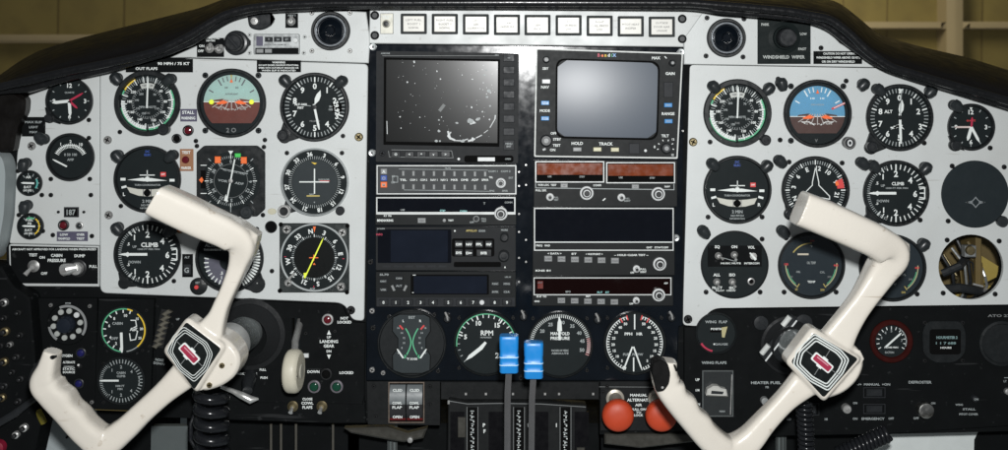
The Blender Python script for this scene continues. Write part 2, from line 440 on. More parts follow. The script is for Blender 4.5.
def placard(label, x0, y0, x1, y1, lines, m=BLACKP, tm=WHITE, w=0.0, h=0.8, name='placard', rot=0, grp=None):
    t = thing(name, label, 'placard', (x0+x1)/2, (y0+y1)/2, 0, grp)
    b = B(t); b.box(x0, y0, x1, y1, w-0.5, w+h, m, 0.3)
    for (tx, ty, th, st, tw) in lines: b.text(st, tx, ty, th, w+h+0.3, tm, width=tw)
    b.build('plate'); return t
def indicator(label, x, y, r, lens, rim=None, w=0.0, grp=None, name='indicator_light', h=4):
    t = thing(name, label, 'indicator light', x, y, 0, grp)
    b = B(t); b.lathe(x, y, [(r, w), (r, w+h*0.5), (r-0.8, w+h*0.6), (r*0.72, w+h*0.6)], rim or SCRB, 24); b.build('rim')
    b = B(t); b.lathe(x, y, [(r*0.72, w+h*0.4), (r*0.6, w+h*0.85), (r*0.3, w+h), (0, w+h*1.03)], lens, 20); b.build('lens')
    return t
def toggle(t, x, y, r, ang=200, L=7, w=0.0, m=None):
    b = B(t); m = m or STEEL
    b.lathe(x, y, [(r, w), (r, w+1.2), (r*0.7, w+2.2), (r*0.5, w+3.5), (0, w+3.5)], m, 16); b.build('switch_collar')
    b = B(t); dx, dy = math.sin(R(ang)), -math.cos(R(ang))
    b.tube([(x, y, w+2), (x+dx*L*0.5, y+dy*L*0.5, w+6), (x+dx*L, y+dy*L, w+9)], [r*0.25, r*0.32, r*0.42], CHROME, 10); b.build('switch_lever')

# ================================================================== panels
def plate_thing(name, label, cat, cx, cy, pts, w0, w1, m, holes=None, bev=0.8, grp=None):
    t = thing(name, label, cat, cx, cy, 0, grp); b = B(t)
    if holes: b.holed(pts, holes, w0, w1, m)
    else: b.prism(pts, w0, w1, m, bev)
    b.build('plate'); return t

# structural black board behind everything
t = plate_thing('backing_board', 'matt black metal board that all panels and instruments are bolted to', 'panel', 504, 200,
    [(2, 84), (60, 66), (130, 48), (195, 24), (240, 6), (300, 2), (700, 2), (790, 8), (850, 34), (890, 62), (1040, 110), (1040, 432), (880, 436), (600, 436), (600, 384), (440, 384), (440, 424), (365, 424), (365, 402), (150, 404), (6, 408)],
    -14, -5, BLACKP, holes=[circ(971, 267, 34, 40), [(292, 318), (300, 318), (300, 366), (292, 366)]])

far = plate_thing('instrument_panel', 'small light grey far left instrument panel with four round gauges', 'panel', 58, 170,
    rpoly([(27, 96), (68, 82), (99.4, 70), (99.4, 245.5), (9, 243.5), (14, 215), (17, 152), (20, 138), (28, 112)], [3, 0, 0, 0, 2, 0, 6, 2, 3]), -4, 0, WHITEP, grp='light grey instrument panels')
lp = plate_thing('instrument_panel', 'large light grey left instrument panel behind the left yoke', 'panel', 235, 180,
    rpoly([(100, 72), (113, 71), (137, 63), (190, 58.5), (368, 64), (364, 321), (352, 320), (345, 303), (100, 293)], [0, 0, 0, 2, 5, 4, 5, 10, 7]), -4, 0, WHITEP, grp='light grey instrument panels')
lt = plate_thing('trim_panel', 'light grey upper left strip panel holding the round air vent and clock module', 'panel', 280, 35,
    [(170, 57.6), (196, 46), (214, 30), (230, 19), (256, 12), (310, 9), (366, 12), (370, 40), (368.5, 63.2), (190, 57.6)], -4, -0.4, WHITEP, grp='light grey trim panels')
rt = plate_thing('trim_panel', 'light grey upper right strip panel holding the windshield wiper switch', 'panel', 770, 40,
    [(684, 9), (700, 9), (716, 15), (760, 18), (812, 22), (826, 28), (840, 43), (856, 52), (880, 67.5), (684, 64.4)], -4, -0.4, WHITEP, grp='light grey trim panels')
rp = plate_thing('instrument_panel', 'large light grey right instrument panel with the empty round hole behind the right yoke', 'panel', 845, 185,
    rpoly([(690, 65), (876, 68.3), (886, 72), (920, 81.5), (1040, 121), (1040, 304), (711, 308), (699, 326), (683, 325), (683.5, 300)], [4, 0, 0, 0, 0, 0, 10, 5, 4, 0]), -4, 0, WHITEP,
    holes=[circ(971, 267, 32.5, 44)], grp='light grey instrument panels')
for x, y in ((32, 146), (108, 140), (109, 215)): screw(lp if x > 100 else far, x, y, 4.2, STEEL, 0, 2.5)
for x, y in ((89, 120), (89, 138), (51, 179), (90, 179), (42, 195), (51, 195), (91, 195), (18, 171), (19, 215), (43, 231), (53, 235), (92, 236)): screw(far, x, y, 2.3)
for x, y in ((359, 137), (351, 310)): screw(lp, x, y, 4.3, BRASS if y < 200 else SCRB, 0, 2.2)
for x, y in ((120, 132), (121, 206), (196, 141), (197, 146), (264, 147), (287, 153), (342, 153), (263, 215), (174, 281), (257, 229), (272, 271), (343, 136), (265, 140)): screw(lp, x, y, 2.3)
b = B(lp); b.lathe(271, 227, [(6.2, 0), (5.8, 0.5), (5.2, 0.3), (5.2, 0.1), (0, 0.1)], [SCRB, SCRB, HOLE, HOLE], 28); b.build('empty_hole')
for x, y in ((693, 142), (688, 319)): screw(rp, x, y, 4.3, BRASS if y < 200 else SCRB, 0, 2.2)
for x, y in ((710, 142), (778, 79), (846, 81), (780, 140), (789, 162), (842, 163), (708, 217), (762, 217), (707, 237), (762, 239), (786, 238), (706, 292), (760, 292), (784, 292), (836, 292), (924, 143), (952, 166), (1004, 167), (948, 221), (947, 240), (999, 241), (943, 293), (995, 294), (917, 294), (990, 148), (920, 220)): screw(rp, x, y, 2.5)
for x, y in ((312, 13), (350, 13), (312, 51), (350, 51)): screw(lt, x, y, 2.4, STEEL, 0)
for x, y in ((250, 35), (250, 53), (305, 37), (304, 53)): screw(lt, x, y, 2.2, WHITEP, -0.4)
for x, y in ((707, 18), (744, 19), (706, 56), (743, 57), (821, 48)): screw(rt, x, y, 2.5, SCRB, -0.4)

# annunciator strip
st = plate_thing('annunciator_strip', 'light grey strip panel along the top centre carrying nine lit legend windows', 'panel', 530, 25,
    [(370, 10), (372, 6.5), (690, 9.5), (705, 10), (683.6, 40), (683.6, 47), (369, 43.5)], -4, 1, WHITEP)
for x, y in ((375, 15.5), (375, 35.5), (682, 19), (682, 39)):
    bs = B(st); bs.lathe(x, y, [(4.4, 1), (4.4, 2), (3.2, 3), (2.6, 2.0), (0, 2.0)], [SCRB, SCRB, SCRB, LAMPG], 20); bs.build('screw')
AN = [(414, 24, 'LEFT FUEL\nBOOST 1\nNORMAL', 'first legend window from the left'), (445, 24.2, 'RIGHT FUEL\nBOOST 1\nNORMAL', 'second legend window from the left'),
      (476, 24.5, 'LEFT\nGEN\nINOPERATIVE', 'third legend window from the left'), (507, 25, 'LO VAC\nPRESSURE', 'fourth legend window, washed out by glare, faint two line legend'),
      (537.5, 25.2, 'RIGHT\nGEN\nINOP', 'fifth legend window, centre of the strip, washed out by glare'), (568.5, 25.5, 'LEFT\nLOW PRESS\nLOW', 'sixth legend window from the left'),
      (599.5, 26, 'RIGHT\nFUEL PRESS\nLOW', 'seventh legend window from the left'), (630.5, 26.5, 'PITOT HEAT\nINOPER', 'eighth legend window, two black text lines, second from the right end'),
      (661.5, 27, 'OUTSIDE\nDOOR AJAR\nUNSAFE', 'ninth legend window, at the right end of the strip')]
for i, (x, y, s, lab) in enumerate(AN):
    t = thing('annunciator_light', lab+' of the annunciator row', 'annunciator', x, y, 0, 'annunciator lights in the top row')
    b = B(t); b.holed(rrect(x-13, y-10.2, x+13, y+10.2, 1), [rrect(x-10.6, y-7.8, x+10.6, y+7.8, 0.6)], 0, 3.4, mat('annunciator_frame', (0.03, 0.034, 0.035), 0.6)); b.build('frame')
    b = B(t); b.box(x-10.6, y-7.8, x+10.6, y+7.8, 0, 2.4, LEG, 0.4)
    n = s.count('\n')+1
    for li, ln in enumerate(s.split('\n')):
        b.text(ln, x, y+(li-(n-1)/2)*3.9, 2.0, 2.6, INK, width=min(17, 1.75*len(ln)), bold=0.0)
    b.build('legend')
t = thing('jack_plate', 'small khaki plate with a round press button and white TEST lettering beside the annunciators', 'plate', 387, 23.5)
b = B(t); b.box(380.5, 13.5, 393.5, 34, 0, 2.0, BRSH, 0.5); b.text('TEST', 387, 17.3, 3.4, 2.3, WHITE); b.build('plate')
b = B(t); b.lathe(386.5, 24, [(4.0, 2), (3.8, 3), (2.6, 3.4), (2.4, 3.0), (0, 3.4)], [BRSH, BRSH, HOLE, SCRB], 20); b.build('press_button')

# centre stack: gloss black sheet
cs = plate_thing('avionics_panel', 'glossy black centre panel sheet holding the radio stacks and four engine gauges', 'panel', 526, 210,
    [(369, 44), (683.8, 47.5), (683.2, 326), (679, 327), (677, 381), (366, 381), (366, 322), (369, 200)], -4, -1.0, GLOSSB)
for x, y in ((373, 47), (372, 153), (676, 238), (681, 52)):
    b = B(cs); b.lathe(x, y, [(3.6, -1), (3.6, 0), (2.6, 1.4), (0.9, 1.2), (0, 0.8)], mat('nickel_screw', (0.7, 0.74, 0.74), 0.3, metal=0.6), 18)
    b.disc(x, y, 1.2, 1.5, INK, 12); b.build('screw')
for x, y in ((372, 311), (372, 370), (373, 328), (447, 316), (521, 378), (597, 316), (672, 316), (672, 374), (370.5, 262)): screw(cs, x, y, 2.8, STEEL if y in (311, 370) else SCRB, -1)
for x, y in ((526, 165), (526, 185), (526, 240), (526, 262), (519, 172), (519, 186), (519, 214), (519, 232), (519, 258), (519, 282), (683, 131)):
    screw(cs, x, y, 1.1, CHROME, -1, 0.8, 'rivet')

# ------------------------------------------------------------------ lower panels
t = plate_thing('lower_subpanel', 'matt black left lower panel with landing gear lever and yoke column opening', 'panel', 260, 350,
    [(156, 297), (342, 304.5), (349, 322), (365, 323), (364, 396), (362, 404), (156, 400)], -4, 0, BLACKP, holes=[[(292, 318), (300, 318), (300, 366), (292, 366)]])
lsub = t
for x, y in ((273, 315), (268, 358), (306, 333), (335, 331)): screw(lsub, x, y, 2, SCRB)
t = plate_thing('lower_subpanel', 'matt black left outer lower panel carrying the dotted dial and blue knobs', 'panel', 70, 350,
    [(38, 298), (97, 298), (95.5, 408), (36, 408)], -4, 0, BLACKP)
for x, y in ((51, 305), (90, 306), (41, 353), (92, 402)): screw(t, x, y, 2, STEEL)
SUBA = t
t = plate_thing('lower_subpanel', 'matt black narrow lower panel with two round pressurization gauges one above the other', 'panel', 126, 355,
    [(98.5, 298), (154.5, 299), (150, 411), (94, 409)], -4, 0.5, BLACKP); SUBB = t
for x, y in ((106, 345), (150, 346), (104, 402), (147, 310), (143, 350), (104, 363)): screw(SUBB, x, y, 1.9, SCRB, 0.5)
b = B(SUBB); b.line(95, 409.3, 150, 411.3, 0.6, 0.8, mat('edge_wear_dim', (0.12, 0.09, 0.03), 0.5)); b.build('worn_edge')
t = plate_thing('lower_subpanel', 'long matt black right lower panel with wing flap gauge, red ringed gauge and defroster knob', 'panel', 850, 370,
    [(684, 327), (700, 327), (712, 309.5), (1040, 305), (1040, 424), (884, 434), (684, 438)], -4, 0, BLACKP); rsub = t
for x, y in ((906, 317), (905, 327)): screw(rsub, x, y, 1.6, SCRB)
t = plate_thing('side_placard_panel', 'black cabin pressure switch panel with white border at lower far left', 'panel', 54, 265,
    rpoly([(9, 244), (99, 246), (99, 286.5), (10, 286)], [3, 0, 0, 3]), -3, 1.2, WHITEP); prs = t
b = B(prs); b.poly([(11, 245.5), (98.6, 247.3), (98.6, 283.6), (12, 283)], 1.6, BLACKP)
b.text('AIRCRAFT NOT APPROVED FOR LANDING WHEN PRESSURIZED', 55, 248.9, 1.9, 2.0, WHITE, width=84)
for s, x, y, h in (('TEST', 34, 254.5, 2.8), ('ON', 43, 257, 2.6), ('CABIN', 57.5, 255, 2.8), ('PRESSURE', 57.5, 260, 3.0), ('DUMP', 80.5, 255.4, 2.8), ('OFF', 45, 273, 2.6), ('PULL', 94, 266, 2.6)):
    b.text(s, x, y, h, 2.0, WHITE)
b.build('face')
t = thing('toggle_switch', 'chrome toggle switch below the word TEST on the cabin pressure panel', 'switch', 34, 266, 2); toggle(t, 34, 266, 6, 215, 9, 2)
t = thing('dump_knob', 'chrome cabin pressure dump knob with clear cap on the cabin pressure panel', 'knob', 72, 268, 2)
b = B(t); b.lathe(78, 268, [(9, 2), (9, 3.5), (8, 4), (6.5, 4), (6, 9), (5, 10), (0, 10)], [SCRB, SCRB, SCRB, CHROME, CHROME, CHROME], 24); b.build('collar')
b = B(t); b.tube([(66, 269, 8), (72, 267.5, 10), (80, 266, 9)], [6, 6, 3.5], CHROME, 14); b.build('lever_cap')

# ================================================================== gauges, left side
clk, d = gauge('panel_clock', 'round clock with white hands and two crimson hands at far left under the glareshield', 'clock', 70, 101, 23.5, group='panel clocks')
d.ticks(70, 101, 17.5, 19.5, 30, 330, 11, 1.0, 1.2, DIMW)
d.nums(70, 101, 15.5, [(0, '12'), (90, '3'), (180, '6'), (270, '9')], 4.2, 1.2, WHITE)
d.text('QUARTZ', 70, 92.5, 1.7, 1.2, DIMW); d.build('dial')
for a, l, m, th in ((264, 17, WHITE, 3.0), (176, 15, WHITE, 3.0), (60, 16, CRIM, 2.0), (132, 11, CRIM, 2.2)):
    b = B(clk); b.needle(70, 101, a, l, 0, th, 1.6, m); b.build('hand')
lug(clk, 64, 105, 14, 51, 118, 5); setknob(clk, 51, 118, 4, h=7)

t, d = gauge('ammeter_gauge', 'round black ammeter gauge with curved scale below the far left clock', 'gauge', 71, 157, 24)
d.arc(71, 161, 15.5, 16.5, -62, 62, 1.2, WHITE); d.ticks(71, 161, 13, 17.5, -62, 62, 21, 0.7, 1.25, WHITE)
d.nums(71, 161, 19.6, [(-30, 'I'), (0, '2'), (32, '10')], 3, 1.2, WHITE)
d.text('0 50 100', 71, 154.5, 2.6, 1.2, DIMW); d.text('AMP', 71, 159.5, 2.4, 1.2, DIMW); d.build('dial')
b = B(t); b.needle(66, 165.5, 297, 14, 2, 1.6, 1.8, WHITE); b.build('needle')
for lab, x, y, r, yel in (('small round gauge with green marks at far left, above the yellow arced one', 30, 183, 12.8, False), ('small round gauge with yellow arc at far left, above the cabin pressure panel', 31, 226, 13.2, True)):
    t, d = gauge('small_gauge', lab, 'gauge', x, y, r, bez=1.8, h=3.6, group='small round gauges')
    d.ticks(x, y, r*0.55, r*0.78, -40, 220, 9, 0.8, 1.2, DIMW)
    if yel: d.arc(x, y, r*0.62, r*0.72, 35, 150, 1.4, YEL); d.arc(x, y, r*0.55, r*0.68, -25, 25, 1.4, GRN)
    else: d.arc(x, y, r*0.55, r*0.68, 60, 130, 1.4, mat('marking_teal', (0.1, 0.4, 0.36), 0.5))
    d.text('FUEL\nPSI' if yel else 'AIR', x-1, y-4.5 if yel else y-6, 2.4, 1.2, WHITE); d.text('SUCT\nIN HG', x-2, y+5.5, 2.2, 1.2, WHITE); d.build('dial')
    b = B(t); b.needle(x+2, y, 272, 10, 3, 1.8, 1.6, WHITE); b.build('needle')

def airspeed(x, y, r, label, grp):
    t, d = gauge('airspeed_indicator', label, 'airspeed indicator', x, y, r, bez=5.0, group=grp)
    q = r-6
    d.arc(x, y, q-1.6, q, -62, -28, 1.2, YEL); d.arc(x, y, q-1.5, q, 60, 178, 1.2, GRN); d.arc(x, y, q-0.6, q+0.2, -178, -100, 1.2, GRN); d.arc(x, y, q-1.4, q+0.1, -72, -60, 1.2, GRN)
    d.arc(x, y, q-3.2, q-1.5, 62, 130, 1.25, WHITE); d.arc(x, y, q-4.2, q-0.7, -176, -84, 1.25, WHITE); d.arc(x, y, q-3.0, q-1.6, 178, 150, 1.25, WHITE)
    d.ticks(x, y, q-5.5, q-1.5, -90, 265, 66, 0.6, 1.3, DIMW); d.ticks(x, y, q-6.5, q-0.5, 0, 350, 18, 0.9, 1.35, WHITE)
    d.nums(x, y, q-9, [(48, '60'), (85, '80'), (120, '100'), (160, '120'), (205, '140'), (240, '160'), (275, '180'), (-52, '220')], 2.5, 1.3, WHITE)
    d.arc(x, y, q-11.5, q-11, -180, 170, 1.2, GREYM); d.ticks(x, y, q-13.5, q-11, 0, 350, 40, 0.5, 1.2, DIMW)
    d.nums(x, y, q-16, [(40, '70'), (80, '90'), (120, '110'), (200, '150'), (240, '170'), (285, '190'), (-35, '250')], 2.1, 1.3, DIMW)
    d.text('MPH KNOTS', x, y+4, 2.2, 1.3, DIMW); d.text('TAS', x, y+10, 2, 1.3, GREYM)
    d.arc(x, y, q-12.0, q-7.0, -22, 22, 1.5, mat('airspeed_window', (0.48, 0.5, 0.47), 0.5)); d.text('+20 0 -20', x, y-q+9.5, 2.0, 1.9, INK)
    d.build('dial')
    b = B(t); b.needle(x, y, 2, q-2, 5, 1.5, 2.4, WHITE, 0.4); b.build('needle')
    return t
asi = airspeed(148, 103, 33, 'left airspeed indicator with yellow arc, beside the stall warning placard', 'airspeed indicators')
setknob(asi, 166, 129, 5.6, h=8)

def attitude(x, y, r, label, sky, gnd, grp, blue):
    t, d = gauge('attitude_indicator', label, 'attitude indicator', x, y, r, bez=3.0, group=grp)
    q = r-6.5; hy = y+ (-1.2 if not blue else 3.0)
    clip = lambda up: [p for p in circ(x, y, q, 96) if (p[1] <= hy) == up]
    dh = math.sqrt(max(0, q*q-(hy-y)**2))
    top = sorted(clip(True), key=lambda p: math.atan2(hy-p[1]+0.001, p[0]-x))
    d.poly([(x+dh, hy)]+top+[(x-dh, hy)], 1.2, sky)
    lo = y+q*0.72; dl = math.sqrt(q*q-(lo-y)**2)
    mid = [p for p in circ(x, y, q, 96) if hy < p[1] < lo]
    rt_ = sorted([p for p in mid if p[0] > x], key=lambda p: p[1]); lf = sorted([p for p in mid if p[0] <= x], key=lambda p: -p[1])
    d.poly([(x-dh, hy), (x+dh, hy)]+rt_+[(x+dl, lo), (x-dl, lo)]+lf, 1.2, gnd)
    d.text('2 O', x-0.5, y+r-7.5, 4.5, 1.2, GREYM) if not blue else d.text('V', x-1, y+r-7, 3, 1.2, GREYM)
    mk = WHITE if blue else INK
    for a in (-30, -20, -10, 10, 20, 30): d.ticks(x, y, q-8 if abs(a) == 30 else q-6, q-1, a, a, 1, 1.3 if abs(a) == 30 else 1.0, 1.6, mk)
    for a in (-60, 60): d.ticks(x, y, q-7, q-2, a, a, 1, 1.2, 1.6, mk)
    d.text('AUTOFLIGHT' if not blue else 'GYRO HORIZON', x, y-q*0.32, 1.6, 1.6, INK if not blue else DIMW, width=13); d.text('20        20' if not blue else '10   10', x, y-q*0.55, 1.7, 1.6, mk, width=14)
    d.rect(x-dh, hy-0.4, x+dh, hy+0.4, 1.6, WHITE)
    cols = mat('horizon_perspective_line', (0.42, 0.40, 0.38), 0.5)
    for k in (-3, -2, -1, 0, 1, 2, 3):
        d.line(x+k*2.2, hy-2.5, x+k*6.4, hy+8.5-abs(k), 0.9, 1.75, cols)
        d.line(x+k*4, hy+7.0, x+k*4+2.5, hy+7.6, 0.9, 1.8, cols)
    for k in (-1, 1):
        d.pline([(x+k*3, hy+8.5), (x+k*8, hy+5.5), (x+k*16, hy+5.2), (x+k*11, hy+7.5)], 1.0, 1.8, cols if not blue else WHITE)
        d.poly([(x+k*2, hy-0.8), (x+k*9, hy-3.0), (x+k*19, hy-1.6), (x+k*20, hy-0.2)], 1.7, gnd)
    d.build('dial')
    b = B(t)
    for k in (-1, 1): b.prism([(x+k*3, hy+0.5), (x+k*8, hy-1.6), (x+k*15, hy+1.0), (x+k*14, hy+2.4), (x+k*7, hy+2.2)], 2, 2.6, ORG)
    b.prism([(x-1.6, y-q+7.5), (x+1.6, y-q+7.5), (x, y-q+3.5)], 2, 2.6, ORG); b.build('miniature_aircraft')
    if not blue:
        b = B(t); b.prism([(x-0.8, y-q), (x+0.8, y-q), (x, y-q+6)], 2, 2.6, GOLD); b.build('bank_pointer')
        b = B(t)
        for k in (-1, 1): b.lathe(x+k*20, hy+0.2, [(2.6, 2), (2.2, 2.8), (0, 3)], LIME, 16)
        b.build('yellow_marker')
    else:
        b = B(t); b.line(x+14, y-4.5, x+27, y-10.5, 2.0, 2.6, RED); b.line(x+16, y-5.5, x+27, y-10.6, 0.7, 2.9, WHITE); b.build('warning_flag')
    b = B(t); b.disc(x, y, r-3.4, 3.4, COVER, 48); b.build('cover_glass')
    for sx, sy in ((-1, -1), (1, -1), (-1, 1), (1, 1)):
        if blue and sx > 0 and sy > 0: continue
        screw(t, x+sx*r*0.77, y+sy*r*0.8, 3.0, LAMPG)
    return t
attitude(232, 103, 34.5, 'left attitude indicator with pale green sky over red brown ground and yellow dots', SKY_A, GND_A, 'attitude indicators', False)

def altimeter(x, y, r, label, grp, right):
    t, d = gauge('altimeter', label, 'altimeter', x, y, r, bez=3.0, group=grp)
    q = r-4.6
    d.ticks(x, y, q-4.2, q, 0, 352.8, 50, 0.9, 1.2, DIMW); d.ticks(x, y, q-5, q, 0, 324, 10, 1.3, 1.25, WHITE)
    ns = [(a*36, str(a)) for a in range(10) if (a not in (3,) if right else a != 3)]
    d.nums(x, y, q-9, [n for n in ns if n[0] not in ((108,) )], 5.6, 1.2, WHITE)
    if not right:
        d.text('3', x+q-9+1, y+9, 5.6, 1.2, WHITE)
        d.box(x+17, y-4, x+27, y+5, 1.1, 1.5, HOLE); d.text('29.92', x+22, y+1, 4.5, 1.8, WHITE, rot=82)
        d.text('IN\nHG', x+16, y+1, 2, 1.8, DIMW); d.text('ALT 1000\nFEET', x-14, y-1, 2.2, 1.8, WHITE); d.line(x-22, y-3.5, x-4, y-1, 0.7, 1.5, DIMW); d.text('MILLIBARS', x, y+14, 1.6, 1.3, GREYM)
    else:
        d.text('3', x+q-8, y+9, 5.6, 1.2, WHITE); d.text('ALT', x-11, y-6, 3.2, 1.2, WHITE)
        for k in range(3): d.line(x-9+k*3, y+10-k*1.0, x-3+k*3, y+7-k*1.0+3, 1.4, 1.4, WHITE)
        d.poly([(x-9, y+12), (x, y+6), (x+5, y+12), (x, y+9.5)], 1.4, WHITE)
    d.build('dial')
    b = B(t)
    if not right: b.needle(x, y, 168, 23, 3, 2.2, 2.6, WHITE, 0.5)
    else: b.needle(x, y, 178, 26, 4, 2.4, 2.6, WHITE, 0.5)
    b.build('long_hand')
    b = B(t); a = 22 if not right else 8
    ps = [(0, 0), (-2.2, 6), (-2.0, 11), (0, 16), (2.4, 11), (2.6, 6)]
    b.prism([(x+p*math.cos(R(a))+q2*math.sin(R(a)), y-2+p*math.sin(R(a))-q2*math.cos(R(a))) for p, q2 in ps], 2.2, 2.8, WHITE); b.build('short_hand')
    if right:
        b = B(t); b.needle(x, y, 3, 28, 0, 0.8, 3.0, DIMW, 0.3); b.prism([(x-2, y-q+0.5), (x+3, y-q+0.5), (x+0.5, y-q+5)], 2.8, 3.3, WHITE); b.build('thin_hand')
    b = B(t); b.lathe(x, y, [(2.4, 2.4), (2.2, 3.6), (0, 3.8)], BEZ, 16); b.build('hub')
    lug(t, x-r*0.55, y+r*0.5, 13, x-r*0.86, y+r*0.86 if not right else y+r*0.9, 6.5)
    setknob(t, x-r*0.88, y+r*0.8 if not right else y+r*0.86, 5.5, h=9)
    return t
altimeter(315, 107, 34.5, 'left altimeter with white hands and setting knob, above the course deviation gauge', 'altimeters', False)

def turn_coord(x, y, r, label, grp):
    t, d = gauge('turn_coordinator', label, 'turn coordinator', x, y, r, bez=2.6, group=grp)
    d.box(x-27, y-1.2, x-22, y+1.4, 1.0, 1.5, WHITE); d.box(x+22, y-0.2, x+27, y+2.4, 1.0, 1.5, WHITE)
    for k in (-1, 1): d.line(x+k*26, y+8.5, x+k*21, y+7.2, 2.2, 1.4, WHITE)
    d.text('L', x-23.5, y+15, 3.4, 1.3, WHITE); d.text('R', x+22, y+15, 3.4, 1.3, WHITE)
    d.text('TURN COORDINATOR', x, y+5.8, 1.8, 1.3, DIMW, width=26); d.text('DC\nELEC', x, y-26, 2.2, 1.3, BLUEM)
    d.text('2 MIN', x, y+22, 3.0, 1.3, DIMW); d.text('NO PITCH', x, y+26, 2.0, 1.3, DIMW); d.text('INFORMATION', x, y+29, 1.6, 1.3, DIMW); d.build('dial')
    b = B(t); b.prism([(x-20, y+0.6), (x-4, y-1.6), (x-3, y-1), (x+3, y-1), (x+4, y-1.2), (x+20, y+1.4), (x+4, y+2.2), (x-4, y+2.0)], 1.8, 2.6, WHITE)
    b.lathe(x, y, [(2.8, 1.8), (2.4, 3.0), (0, 3.1)], WHITE, 16); b.box(x-0.4, y-9, x+0.4, y-2, 1.8, 2.5, WHITE); b.box(x-7.5, y-4.6, x+7.5, y-3.6, 1.8, 2.5, WHITE); b.build('miniature_aircraft')
    b = B(t); U = [(x-21, y+7.6), (x-10, y+9.8), (x, y+10.4), (x+10, y+9.8), (x+20, y+8.2), (x+17, y+14.5), (x+8, y+17), (x, y+17.4), (x-9, y+16.6), (x-17.5, y+13.6)]
    b.prism(U, 1.0, 1.9, mat('inclinometer_cream', (0.56, 0.56, 0.5), 0.3), 0.3); b.rect(x-4.4, y+9.9, x-3.7, y+17, 2.1, INK); b.rect(x+3.4, y+9.9, x+4.1, y+17, 2.1, INK); b.build('inclinometer_tube')
    b = B(t); b.lathe(x-0.2, y+13.7, [(3.6, 1.9), (3.2, 2.8), (1.8, 3.6), (0, 3.9)], HOLE, 18); b.build('ball')
    b = B(t); b.box(x+13, y-7, x+18.4, y-2.6, 1.0, 1.7, RED); b.text('OFF', x+15.6, y-4.9, 1.6, 1.9, WHITE); b.build('warning_flag')
    return t
turn_coord(148, 179, 33.5, 'left turn coordinator with white aeroplane symbol, partly behind the left yoke handle', 'turn coordinators')

def vsi(x, y, r, label, grp, right):
    t, d = gauge('vertical_speed_indicator', label, 'vertical speed indicator', x, y, r, bez=2.6, group=grp)
    q = r-4.2
    d.ticks(x, y, q-3, q, 200, 340, 33, 0.7, 1.2, DIMW); d.ticks(x, y, q-5, q, -40, 220, 27, 1.0, 1.2, WHITE); d.ticks(x, y, q-6.5, q, 0, 180, 2, 1.4, 1.3, WHITE)
    d.line(x+q, y-6, x+q, y+6, 1.2, 1.3, WHITE); d.line(x+q-6, y-6, x+q, y-6, 1.0, 1.3, WHITE); d.line(x+q-6, y+6, x+q, y+6, 1.0, 1.3, WHITE)
    rr = q-9.5
    d.nums(x, y, rr, [(0, '2'), (180, '2'), (48, '4'), (134, '4'), (92, '6')], 6.0, 1.2, WHITE)
    d.nums(x, y, rr+1.5, [(-38, '1'), (216, '1')], 5.2, 1.2, WHITE); d.nums(x, y, rr+2, [(-62, '.5'), (242, '.5')], 2.8, 1.2, WHITE)
    d.text('CLIMB', x+2, y-9.5, 4.4 if not right else 3.2, 1.2, WHITE, bold=0.03); d.text('1000 FT PER MIN', x+1, y-5, 1.6, 1.2, DIMW, width=22)
    d.text('UP', x-13, y-7.5, 2.4, 1.2, DIMW); d.text('DOWN', x-13, y+7.8, 2.6, 1.2, DIMW); d.build('dial')
    b = B(t); b.needle(x, y, 270, q-1, 0, 2.6, 1.8, WHITE, 0.2); b.prism([(x-q+6, y), (x-q+10, y-2.4), (x-q+13, y), (x-q+10, y+2.4)], 2.2, 2.9, WHITE); b.build('needle')
    lug(t, x-r*0.5, y+r*0.55, 12, x-r*0.68 if not right else x-r*0.78, y+r*0.85 if not right else y+r*0.76, 6)
    return t
vsi(148, 254, 33.5, 'left vertical speed gauge reading CLIMB in bold white letters, at lower left', 'vertical speed indicators', False)

# radio magnetic indicator with square case
t = thing('heading_indicator', 'square black radio compass gauge with orange and green flags behind left yoke handle', 'heading indicator', 231.5, 181)
b = B(t); b.prism(rpoly([(197.5, 152), (205, 145.5), (258, 145.5), (265.5, 152), (265.5, 209), (258, 216), (205, 216), (197.5, 209)], 1.5), -1, 4, BEZ, 0.8); b.build('case')
x, y = 232, 180.5
b = B(t); b.disc(x, y, 29, 4.2, DIAL, 56)
b.ticks(x, y, 22.5, 25, 0, 355, 72, 0.5, 4.6, DIMW); b.ticks(x, y, 22, 26, 0, 330, 12, 0.9, 4.7, WHITE)
b.nums(x, y, 19.5, [(0, '0'), (35, '3'), (60, '6'), (92, '9'), (120, '12'), (148, '15'), (178, 'S'), (208, '21'), (240, '24'), (270, 'W'), (300, '30'), (328, '33')], 3.2, 4.6, DIMW, radial=True)
b.arc(x, y, 16.5, 16.9, 0, 360, 4.5, GREYM)
b.line(x-10, y-12.5, x+17, y-7, 0.8, 4.7, DIMW); b.text('AUTOMATIC HDG', x+3, y-9, 1.4, 4.7, DIMW, rot=12, width=22); b.text('VOR  +  ADF', x, y+1, 2.2, 4.7, DIMW, rot=9, width=26)
b.poly([(x-2.5, y-30), (x+2.5, y-30), (x, y-26)], 4.8, WHITE); b.rect(x-0.4, y+26, x+0.4, y+31, 4.8, DIMW)
for a in (-45, 45, 135, 225): b.ticks(x, y, 28, 31.5, a, a, 1, 0.8, 4.7, DIMW)
b.rect(202, 164.5, 208, 165.3, 4.8, WHITE); b.rect(202, 192.5, 208, 193.3, 4.8, WHITE); b.rect(202, 170, 207, 188, 4.5, HOLE); b.build('dial')
b = B(t); b.prism([(200.5, 179.5), (203.2, 176.5), (205, 179.5), (203.2, 182.5)], 4.6, 5.4, ORG); b.build('slip_pointer')
